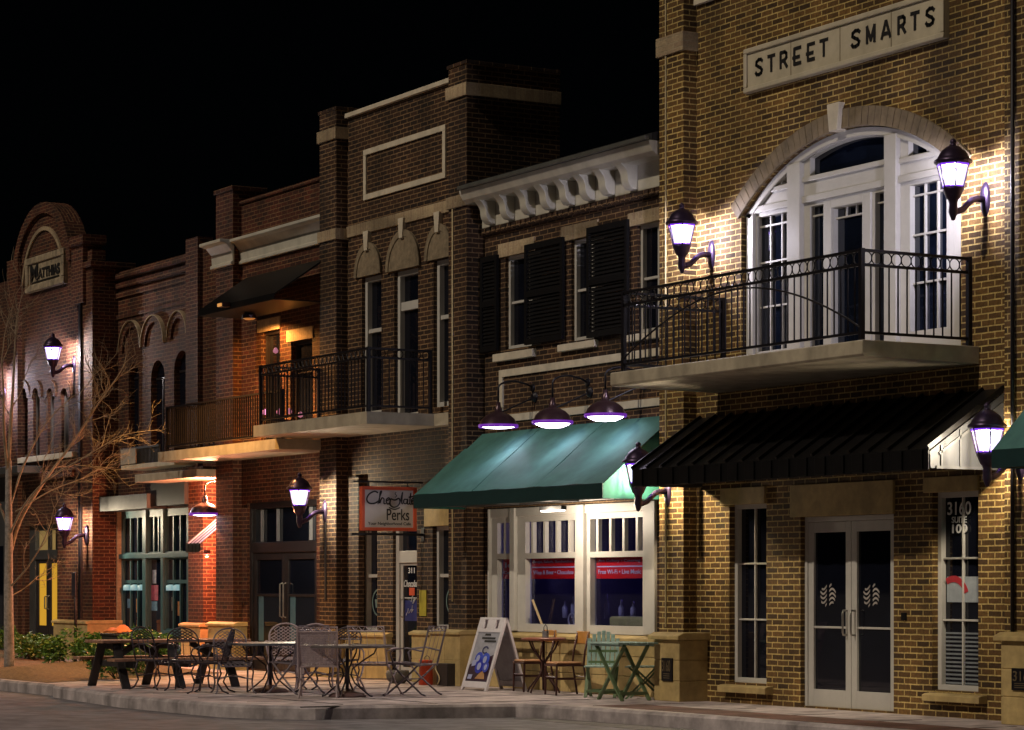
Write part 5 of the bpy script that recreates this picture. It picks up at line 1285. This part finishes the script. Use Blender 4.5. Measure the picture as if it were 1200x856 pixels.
def round_table(px, py, label, m, rad=.61, h=.665):
    p = G(px, py); r = thing('round_table', label, 'table', (p.x, p.y, 0), 'round metal patio tables')
    b = MB(); b.lathe([(0, h), (rad - .01, h), (rad, h - .006), (rad, h - .03), (rad - .015, h - .03), (rad - .015, h - .012), (0, h - .012)], (p.x, p.y, 0), 40)
    b.build('tabletop', m, r)
    b = MB(); b.tube([(p.x, p.y, .03), (p.x, p.y, h - .02)], .022, 10); b.build('post', CHD, r, smooth=True)
    for k in range(4):
        a = R(45 + 90 * k); c_, s_ = math.cos(a), math.sin(a)
        MB().tube([(p.x + c_ * q, p.y + s_ * q, z) for q, z in ((.40, h - .02), (.36, .56), (.20, .46), (.07, .36), (.05, .28), (.10, .18), (.20, .10), (.30, .02), (.34, .01))], .011, 6).build('leg', CHD, r, smooth=True)
    pb_ = MB().lathe([(.24, 0), (.24, .02), (.20, .05), (.10, .07), (.04, .10), (0, .10)], (p.x, p.y, 0), 24).build('umbrella_base', mat('rusty_base', (.10, .05, .05), .6, noise=.4), r, smooth=True)
    return r
round_table(317, 811.5, 'round metal table nearer the picnic table with a bluish top', mat('bluish_tabletop', (.16, .18, .22), .35, .5))
round_table(407, 817, 'round metal table to the right, nearest the pavement edge', mat('grey_tabletop', (.17, .15, .15), .4, .5))

# picnic table, long side square to the shop fronts
WOOD = mat('weathered_plank', (.36, .19, .115), .65, noise=.4, nscale=7, bump=.2, dirt=.2)
WOODD = mat('dark_timber', (.022, .018, .018), .6, noise=.4, nscale=9)
pcx, pcy0, pcy1 = -10.56, -5.0, -2.75
pt = thing('picnic_table', 'long wooden picnic table with attached benches on dark trestle legs', 'picnic table', (pcx, (pcy0 + pcy1) / 2, 0))
tp = MB()
for k in range(5): x = pcx - .34 + .14 * k; tp.box(x, x + .13, pcy0, pcy1, .625, .665)
tp.build('tabletop', WOOD, pt, bevel=.005)
for s in (-1, 1):
    q = MB()
    for k in range(2): x = pcx + s * .66 + (.145 * k - .145); q.box(x, x + .135, pcy0, pcy1, .38, .42)
    q.build('bench', WOOD, pt, bevel=.005)
for y in (-4.77, -3.95, -3.13):
    for s in (-1, 1): MB().bar((pcx + s * .25, y, .625), (pcx + s * .66, y, .0), .045, .12, up=(0, 1, 0)).build('leg', WOODD, pt, bevel=.004)
    MB().box(pcx - .80, pcx + .80, y + .045, y + .09, .29, .378).box(pcx - .34, pcx + .34, y + .045, y + .09, .535, .623).build('cross_beam', WOODD, pt, bevel=.004)
    MB().bar((pcx, y + .03, .36), (pcx, y + (.4 if y < -4 else -.4), .61), .05, .08).build('brace', WOODD, pt)
# orange bundle on a dark box, behind the table
p = G(141, 788)
dbx = thing('storage_box', 'dark box beyond the picnic table with an orange cloth on it', 'box', (p.x, p.y, 0))
MB().box(p.x - .35, p.x + .35, p.y - .2, p.y + .2, 0, .60).build('body', WOODD, dbx, bevel=.02); MB().box(p.x - .37, p.x + .37, p.y - .22, p.y + .22, .60, .64).build('lid', WOODD, dbx, bevel=.01)
cb = MB(); vs = []; fs = []; nx, ny = 14, 8
for i in range(nx + 1):
    for j in range(ny + 1):
        u, v = i / nx * 2 - 1, j / ny * 2 - 1
        vs.append((p.x + .34 * u, p.y + .17 * v, .65 + .13 * max(0, (1 - u * u * .9)) * (1 - v * v * .8) * (.75 + .25 * math.sin(5 * u + 2 * v)) + random.uniform(-.008, .008)))
for i in range(nx):
    for j in range(ny): a = i * (ny + 1) + j; fs.append((a, a + ny + 1, a + ny + 2, a + 1))
oc = cb.add(vs, fs).build('folded_cloth', mat('orange_cloth', (.55, .15, .04), .8, noise=.3), smooth=True)
so_ = oc.modifiers.new('s', 'SOLIDIFY'); so_.thickness = .012
tag(oc, 'crumpled orange cloth on the dark box behind the picnic table', 'cloth')

# brown bistro set
BRW = mat('brown_wood', (.23, .075, .045), .45, noise=.3, nscale=8); SEATW = mat('seat_wood', (.40, .20, .09), .5, noise=.3, nscale=8); BRF = mat('brown_metal', (.07, .025, .022), .4, .3); HON = mat('honey_wood', (.48, .22, .05), .45, noise=.25, nscale=8)
yq = -.52
xb = X(637, yq); bt = thing('bistro_table', 'small brown round bistro table between two brown chairs', 'table', (xb, yq, 0))
MB().lathe([(0, .735), (.29, .735), (.30, .725), (.30, .71), (.28, .70), (0, .70)], (xb, yq, 0), 36).build('tabletop', BRW, bt)
MB().tube([(xb, yq, .05), (xb, yq, .70)], .02, 8).build('post', BRF, bt, smooth=True)
for k in range(4):
    a = R(20 + 90 * k); c_, s_ = math.cos(a), math.sin(a)
    MB().tube([(xb + c_ * q, yq + s_ * q, z) for q, z in ((.25, .695), (.20, .60), (.11, .50), (.03, .42), (.025, .34), (.07, .24), (.16, .15), (.24, .07), (.27, .01))], .012, 6).build('leg', BRF, bt, smooth=True)
def make_bistro_chair(label):
    r = thing('bistro_chair', label, 'chair', (0, 0, 0), 'brown bistro chairs'); w_ = .19
    MB().lathe([(0, .455), (.20, .455), (.215, .445), (.215, .43), (.2, .42), (0, .42)], (0, 0, 0), 4, R(45), 1.25, 1.25).build('seat', SEATW, r, bevel=.01)
    MB().box(-.21, .21, -.21, .21, .395, .42).build('seat_frame', BRF, r, bevel=.004)
    for s in (-1, 1):
        MB().tube([(.19, s * w_, .40), (.20, s * w_, .0)], .015, 6).build('leg', BRF, r)
        MB().tube([(-.28, s * w_, .0), (-.21, s * w_, .42), (-.23, s * w_, .60), (-.29, s * w_, .86)], .015, 6).build('leg', BRF, r, smooth=True)
    b = MB(); b.tube([(.195, -w_, .25), (.195, w_, .25)], .010, 6); b.tube([(-.245, -w_, .25), (-.245, w_, .25)], .01, 6)
    for s in (-1, 1): b.tube([(.195, s * w_, .22), (-.245, s * w_, .22)], .01, 6)
    b.build('stretcher', BRF, r)
    pts = [(-.285 - .035 * math.cos(t), .22 * math.sin(t)) for t in [R(-70 + 140 * i / 10) for i in range(11)]]
    b = MB(); vs = []
    n = len(pts); prof = pts + [(x + .022, y) for x, y in reversed(pts)]
    b.prism(prof, .70, .87, 'Z').build('back_rail', HON, r, bevel=.006)
    return r
bc = make_bistro_chair('brown bistro chair with honey wood back, left of the small round table')
put(bc, 623, -.36, 262, .95)
put(copy_tree(bc), 661, -.56, 262, .95, 'brown bistro chair with honey wood back, between the small round table and green chairs')
cd = thing('candle_holder', 'small dark wire candle holder on the brown bistro table', 'candle holder', (xb + .05, yq, .736))
cx_ = xb + .05
MB().lathe([(.045, 0), (.045, .09), (.04, .09), (.04, .006), (0, .006)], (cx_, yq, .737), 14).build('cup', mat('jar_glass', (.2, .2, .22), .1), cd)
MB().tube([(cx_ - .045, yq, .80), (cx_ - .04, yq, .88), (cx_, yq, .91), (cx_ + .04, yq, .88), (cx_ + .045, yq, .80)], .006, 6).build('handle', IRON, cd)
# green folding set
GRN = mat('sea_green_paint', (.34, .50, .46), .5, noise=.3, nscale=9, dirt=.2); GRD = mat('dark_green_paint', (.12, .18, .09), .5, noise=.3, nscale=9)
def make_green_chair(label):
    r = thing('folding_chair', label, 'chair', (0, 0, 0), 'green slatted folding chairs')
    hs_ = [.80, .86, .895, .91, .895, .86, .80]
    b = MB()
    for k, h in enumerate(hs_):
        y = -.195 + .065 * k; b.bar((-.16, y, .40), (-.16 - .30 * (h - .40), y, h), .054, .016, up=(1, 0, .3))
    b.build('backrest', GRN, r, bevel=.004)
    b = MB()
    for k in range(6): x = -.15 + .068 * k; b.box(x, x + .058, -.22, .22, .415, .435)
    b.build('seat', GRN, r, bevel=.004)
    for s in (-1, 1):
        MB().bar((-.20, s * .20, .46), (.24, s * .20, .0), .022, .045, up=(0, 1, 0)).build('leg', GRD, r)
        MB().bar((.20, s * .175, .42), (-.26, s * .175, .0), .022, .045, up=(0, 1, 0)).build('leg', GRD, r)
    for b in (MB().box(-.20, -.17, -.2, .2, .07, .105), MB().box(.15, .18, -.2, .2, .07, .105), MB().bar((-.225, -.2, .62), (-.225, .2, .62), .02, .05), MB().bar((-.18, -.2, .47), (-.18, .2, .47), .02, .05)): b.build('crossbar', GRD, r)
    return r
gc = make_green_chair('sea green slatted folding chair facing the street left of the green table')
put(gc, 705, -.50, -38, .93)
put(copy_tree(gc), 757, -.26, 228, .95, 'green folding chair partly hidden behind the stone pedestal')
yq = -.74; xb = X(730, yq); gt = thing('folding_table', 'sea green folding table with crossed legs beside the stone pedestal', 'table', (xb, yq, 0))
b = MB()
for k in range(7): y = yq - .30 + .086 * k; b.box(xb - .36, xb + .36, y, y + .078, .70, .722)
b.box(xb - .34, xb + .34, yq - .26, yq - .22, .675, .70); b.box(xb - .34, xb + .34, yq + .2, yq + .24, .675, .70)
b.build('tabletop', GRN, gt, bevel=.004)
for s in (-1, 1):
    MB().bar((xb - .30, yq + s * .2, .68), (xb + .30, yq + s * .2, .0), .025, .045, up=(0, 1, 0)).build('leg', GRD, gt)
    MB().bar((xb + .30, yq + s * .17, .68), (xb - .30, yq + s * .17, .0), .025, .045, up=(0, 1, 0)).build('leg', GRD, gt)
for s in (-1, 1): MB().box(xb + s * .235 - .015, xb + s * .235 + .015, yq - .2, yq + .2, .07, .11).build('crossbar', GRD, gt)
# A-board
ab = thing('sandwich_board', 'white A-frame sandwich board with blue poster beside the shop window', 'sandwich board', (-7.05, -.57, 0))
AX0, AX1, AYf, AYt, AYb, AH = -7.40, -6.70, -.90, -.58, -.24, .99
WB = mat('white_board', (.62, .58, .62), .5, noise=.08)
def board(name, yb_, yt_, s):
    b = MB(); n_ = 1 if s > 0 else -1
    for x in (AX0, AX1 - .05): b.prism([(yb_, 0), (yb_ + s * .035, 0), (yt_ + s * .035, AH), (yt_, AH)], x, x + .05)
    def yy(z): return yb_ + (yt_ - yb_) * z / AH
    for z0, z1 in ((.04, .12), (AH - .03, AH), (AH - .20, AH - .15)): b.prism([(yy(z0), z0), (yy(z0) + s * .03, z0), (yy(z1) + s * .03, z1), (yy(z1), z1)], AX0 + .05, AX1 - .05)
    xs = [AX0 + .05, AX0 + .05 + .19, AX1 - .05 - .19, AX1 - .05]
    for a, c_ in ((xs[0], xs[0] + .10), (xs[1], xs[2]), (xs[3] - .10, xs[3])): b.prism([(yy(AH - .15), AH - .15), (yy(AH - .15) + s * .03, AH - .15), (yy(AH - .03) + s * .03, AH - .03), (yy(AH - .03), AH - .03)], a, c_)
    o = b.build(name, WB, ab, bevel=.004)
    f = MB(); f.prism([(yy(.12) + s * .008, .12), (yy(.12) + s * .02, .12), (yy(AH - .2) + s * .02, AH - .2), (yy(AH - .2) + s * .008, AH - .2)], AX0 + .05, AX1 - .05)
    return o, f.build('sheet', mat('grey_sheet', (.34, .34, .40), .5), o), yy
o, sh, yy = board('front_panel', AYf, AYt, 1); board('back_panel', AYb, AYt + .03, -1)
def patch(poly, name, mm, off):
    b = MB(); n = len(poly); v = [(AX0 + .05 + u * .60, yy(.12 + v_ * .67) + .008 - off, .12 + v_ * .67) for u, v_ in poly]
    b.add(v + [(p_[0], p_[1] + .003, p_[2]) for p_ in v], [tuple(range(n)), tuple(range(2 * n - 1, n - 1, -1))] + [(i, i + n, (i + 1) % n + n, (i + 1) % n) for i in range(n)]).build(name, mm, sh)
patch([(.02, .01), (.98, .01), (.98, .55), (.02, .34)], 'dark_picture', mat('dark_picture', (.035, .012, .03), .5), .004)
for k, (u, v_, r_, cc) in enumerate(((.36, .47, .17, (.03, .06, .5)), (.68, .45, .18, (.04, .08, .55)), (.50, .31, .19, (.02, .03, .40)), (.80, .30, .14, (.05, .07, .45)))):
    patch([(u + r_ * math.cos(t), v_ + r_ * .75 * math.sin(t)) for t in [2 * math.pi * i / 14 for i in range(14)]], 'blue_shape', mat('poster_blue%d' % k, cc, .5), .007 + .003 * k)
    patch([(u + r_ * .45 * math.cos(t), v_ + r_ * .4 * math.sin(t)) for t in [2 * math.pi * i / 12 for i in range(12)]], 'pale_shape', mat('poster_pale', (.35, .38, .62), .5), .018)
patch([(.42, .06), (.85, .06), (.80, .16), (.68, .22), (.55, .16)], 'tan_shape', mat('poster_tan', (.45, .24, .10), .5), .008)
patch([(.08, .05), (.26, .05), (.28, .14), (.10, .14)], 'pale_label', mat('poster_pale', (.35, .38, .62), .5), .008)
patch([(.12, .30), (.30, .33), (.32, .45), (.12, .42)], 'pale_label', mat('poster_pale', (.35, .38, .62), .5), .008)
for (u0, u1, v0, v1) in ((.25, .85, .86, .90), (.40, .92, .80, .84)): patch([(u0, v0), (u1, v0), (u1, v1), (u0, v1)], 'dark_line', BLACKP, .005)
patch([(.55 + .14 * math.cos(t), .64 + .08 * math.sin(t)) for t in [R(20 + 300 * i / 16) for i in range(17)]] + [(.55 + .09 * math.cos(t), .64 + .05 * math.sin(t)) for t in [R(320 - 300 * i / 16) for i in range(17)]], 'swirl', mat('poster_navy', (.02, .02, .10), .5), .005)
patch([(.34, .93), (.62, .93), (.60, .97), (.36, .97)], 'dark_line', BLACKP, .005)
# orange bucket, dark crate, stone pot
p = G(499, 803); ob_ = thing('bucket', 'tall orange bucket on the pavement beside the brick pier base', 'bucket', (p.x, p.y, 0))
MB().lathe([(.0, .004), (.105, .004), (.09, .34), (.098, .34), (.098, .36), (.08, .36), (.09, .02), (0, .02)], (p.x, p.y, 0), 24).build('body', mat('orange_plastic', (.62, .07, .02), .4), ob_, smooth=True)
MB().tube([(p.x + .095 * math.cos(t), p.y + .02, .33 + .09 * math.sin(t)) for t in [math.pi * i / 12 for i in range(13)]], .005, 5).build('handle', GREYM, ob_)
p = Vector((p.x + .42, p.y + .18, 0)); cr = thing('crate', 'black crate with a pale cable loop right of the orange bucket', 'crate', p)
MB().box(p.x - .16, p.x + .16, p.y - .15, p.y + .15, 0, .32).build('body', DOORBLK, cr, bevel=.01)
MB().tube([(p.x - .10 + .06 * math.sin(t), p.y - .165, .02 + .32 * i / 14) for i, t in enumerate([math.pi * 2 * i / 14 for i in range(15)])], .010, 6).build('cable', MATS['pale_cable'], cr, smooth=True)
p = G(466, 801); 
tag(MB().lathe([(0, .0), (.10, 0), (.16, .06), (.175, .14), (.16, .19), (.13, .19), (.12, .15), (0, .15)], p, 22).build('stone_pot', mat('dark_stoneware', (.10, .09, .08), .7, noise=.3), smooth=True), 'squat round dark pot behind the open-backed chairs', 'pot')

# ================================================================== PLANTING
MULCH = mat('pine_mulch', (.17, .11, .05), .95, noise=.7, nscale=18, bump=.8)
def bedz(x, y): return .02 + .10 * (math.sin(x * 1.3) * .5 + .5) * .6 + .05 * math.sin(y * 3 + x)
bed = MB(); vs = []; fs = []; nx, ny = 70, 26
xa, xb_, ya, yb_ = -40, -12.6, -4.93, -.9
for i in range(nx + 1):
    for j in range(ny + 1):
        u, v = i / nx, j / ny; x = xa + (xb_ - xa - 2.6 * v) * u; y = ya + (yb_ - ya) * v
        e = min(1, 6 * v, 6 * (1 - v), 10 * (1 - u)); vs.append((x, y, .006 + .20 * e * (.45 + .35 * math.sin(x * .9 + y) + .2 * random.random())))
for i in range(nx):
    for j in range(ny): a = i * (ny + 1) + j; fs.append((a, a + ny + 1, a + ny + 2, a + 1))
struct(bed.add(vs, fs).build('planting_bed', MULCH, smooth=True))
LEAF = mat('shrub_leaf', (.075, .17, .022), .45, noise=.5, nscale=9)
LEAF.node_tree.nodes['Principled BSDF'].inputs['Subsurface Weight'].default_value = 0
STEM = mat('shrub_stem', (.08, .05, .03), .8)
def shrub(px, py, rx, ry, rz, label, n=1500, seed=1):
    rnd = random.Random(seed); p = G(px, py); r = thing('shrub', label, 'shrub', (p.x, p.y, .05), 'shrubs in the planting bed')
    b = MB(); st = MB(); lobes = [(Vector((rnd.uniform(-.6, .6) * rx, rnd.uniform(-.6, .6) * ry, rnd.uniform(.35, .75) * rz)), rnd.uniform(.35, .55)) for _ in range(9)]
    for c_, k in lobes: st.tube([(p.x + c_.x * .15, p.y + c_.y * .15, .02), (p.x + c_.x * .6, p.y + c_.y * .6, .05 + c_.z * .5), (p.x + c_.x, p.y + c_.y, .05 + c_.z)], .010, 5, r1=.004)
    for _ in range(n):
        c_, k = rnd.choice(lobes); d = Vector((rnd.gauss(0, 1), rnd.gauss(0, 1), rnd.gauss(0, 1))).normalized() * (rnd.random() ** .4) * k
        q = p + c_ + Vector((d.x * rx, d.y * ry, d.z * rz * 1.1)) + Vector((0, 0, .08))
        if q.z < .04: q.z = .04 + rnd.random() * .06
        a = Vector((rnd.gauss(0, 1), rnd.gauss(0, 1), rnd.gauss(0, .6))).normalized(); s = a.cross(Vector((rnd.gauss(0, 1), rnd.gauss(0, 1), rnd.gauss(0, 1)))).normalized()
        L = rnd.uniform(.03, .06); w_ = L * .42
        b.add([q - a * L, q + s * w_, q + a * L, q - s * w_], [(0, 1, 2, 3)])
    b.build('foliage', LEAF, r); st.build('stem', STEM, r)
shrub(42, 778, .55, .5, .42, 'leafy green shrub right of the tree trunk in front of the yellow-lit doors', 1600, 1)
shrub(92, 787, .75, .6, .55, 'broad green shrub in front of the stone pedestal beside the picnic table', 2400, 2)
shrub(138, 797, .6, .55, .42, 'green shrub under the near end of the picnic table', 1500, 3)
shrub(172, 792, .65, .5, .58, 'green shrub behind the middle of the picnic table', 2000, 4)
shrub(2, 772, .4, .4, .5, 'small green shrub at the far left edge behind the trunk', 900, 5)
# bare tree
BARK = mat('pale_bark', (.25, .19, .13), .85, noise=.45, nscale=14, bump=.4)
t0 = (EYE - .08) * F / (781 - HY)
rt = AT(11, 781, t0); tr = thing('tree', 'bare winter tree with thin twigs rising beside the far left shop doors', 'tree', (rt.x, rt.y, .05))
rnd = random.Random(11)
def path(pts, dd): return [AT(px, py, t0 + d) for (px, py), d in zip(pts, dd)]
def smooth(P, k=4):
    Q = []
    for i in range(len(P) - 1):
        p0, p1, p2, p3 = P[max(i - 1, 0)], P[i], P[i + 1], P[min(i + 2, len(P) - 1)]
        for j in range(k):
            t = j / k; Q.append(.5 * ((2 * p1) + (p2 - p0) * t + (2 * p0 - 5 * p1 + 4 * p2 - p3) * t * t + (3 * p1 - p0 - 3 * p2 + p3) * t ** 3))
    return Q + [P[-1]]
trunk = MB(); limbs = MB(); twigs = MB()
trunk.tube(smooth(path([(11, 786), (10.5, 740), (10, 690), (10.3, 640), (10, 590), (10, 540)], [0, 0, 0, 0, .02, .05])), .092, 12, r1=.050)
def twig(p, d, L, r, depth):
    n = 5; P = [p.copy()]; dd = d.copy()
    for i in range(n):
        dd = (dd + Vector((rnd.gauss(0, .16), rnd.gauss(0, .16), rnd.gauss(.03, .16)))).normalized(); P.append(P[-1] + dd * L / n)
    (twigs if depth > 0 else limbs).tube(P, r, 5, r1=r * .35)
    if depth < 3:
        for i in range(2, n + 1):
            for _ in range(1 if depth == 2 else 2):
                if rnd.random() < .72:
                    ax = Vector((rnd.gauss(0, 1), rnd.gauss(0, 1), rnd.gauss(0, 1))).normalized()
                    nd = (dd + ax * .8 + Vector((0, 0, .15))).normalized(); twig(P[i], nd, L * rnd.uniform(.42, .65), r * .55, depth + 1)
def limb(pts, dd, r0, r1, tw=4, L=.9):
    r0 *= .72; r1 *= .7; P = smooth(path(pts, dd)); limbs.tube(P, r0, 8, r1=r1)
    for i in range(int(len(P) * .35), len(P)):
        if rnd.random() < tw / 8:
            d = (P[i] - P[i - 1]).normalized(); ax = Vector((rnd.gauss(0, 1), rnd.gauss(0, 1), rnd.gauss(0, 1))).normalized()
            twig(P[i], (d + ax * .9).normalized(), L * rnd.uniform(.5, 1), max(.007, r1 * .8), 1)
    twig(P[-1], (P[-1] - P[-2]).normalized(), L, r1, 1)
limb([(10, 545), (13, 490), (16, 440), (18, 395)], [.05, .1, .1, .2], .05, .018)
limb([(10, 560), (5, 510), (4, 460), (2, 420)], [.05, -.1, -.3, -.4], .045, .016)
limb([(10, 660), (24, 610), (55, 560), (88, 515), (112, 478), (132, 450)], [0, .2, .5, .8, 1.0, 1.1], .045, .018, 10, .68)
limb([(10, 630), (30, 590), (58, 560), (92, 540), (125, 520)], [0, -.2, -.5, -.8, -1], .032, .010, 6, .8)
limb([(10, 600), (28, 545), (55, 495), (85, 465)], [0, .1, .0, -.1], .034, .010, 4, .8)
limb([(10, 690), (30, 668), (48, 640), (60, 612)], [0, -.2, -.3, -.4], .026, .009, 4, .6)
limb([(10, 700), (28, 690), (44, 676)], [0, .2, .4], .018, .008, 4, .5)
limb([(10, 620), (-8, 570), (-25, 520)], [0, .2, .4], .035, .010, 4, .8)
limb([(18, 600), (60, 575), (100, 560)], [0, .2, .4], .02, .008, 5, .7)
trunk.build('trunk', mat('grey_trunk_bark', (.30, .265, .245), .85, noise=.5, nscale=16, bump=.6, dirt=.3), tr, smooth=True); limbs.build('branch', BARK, tr, smooth=True); twigs.build('twigs', BARK, tr)
# parking sign post
p = G(88.5, 778); z_ = 1.66
sp = thing('sign_post', 'thin black post with a narrow dark sign in front of the stone pedestal', 'sign', (p.x, p.y, 0))
MB().tube([(p.x, p.y, 0), (p.x, p.y, z_)], .028, 8).build('post', IRON, sp, smooth=True)
MB().box(p.x - .10, p.x + .10, p.y - .04, p.y - .028, z_ - .42, z_).build('sign_panel', mat('dark_sign', (.03, .025, .035), .4), sp, bevel=.004)
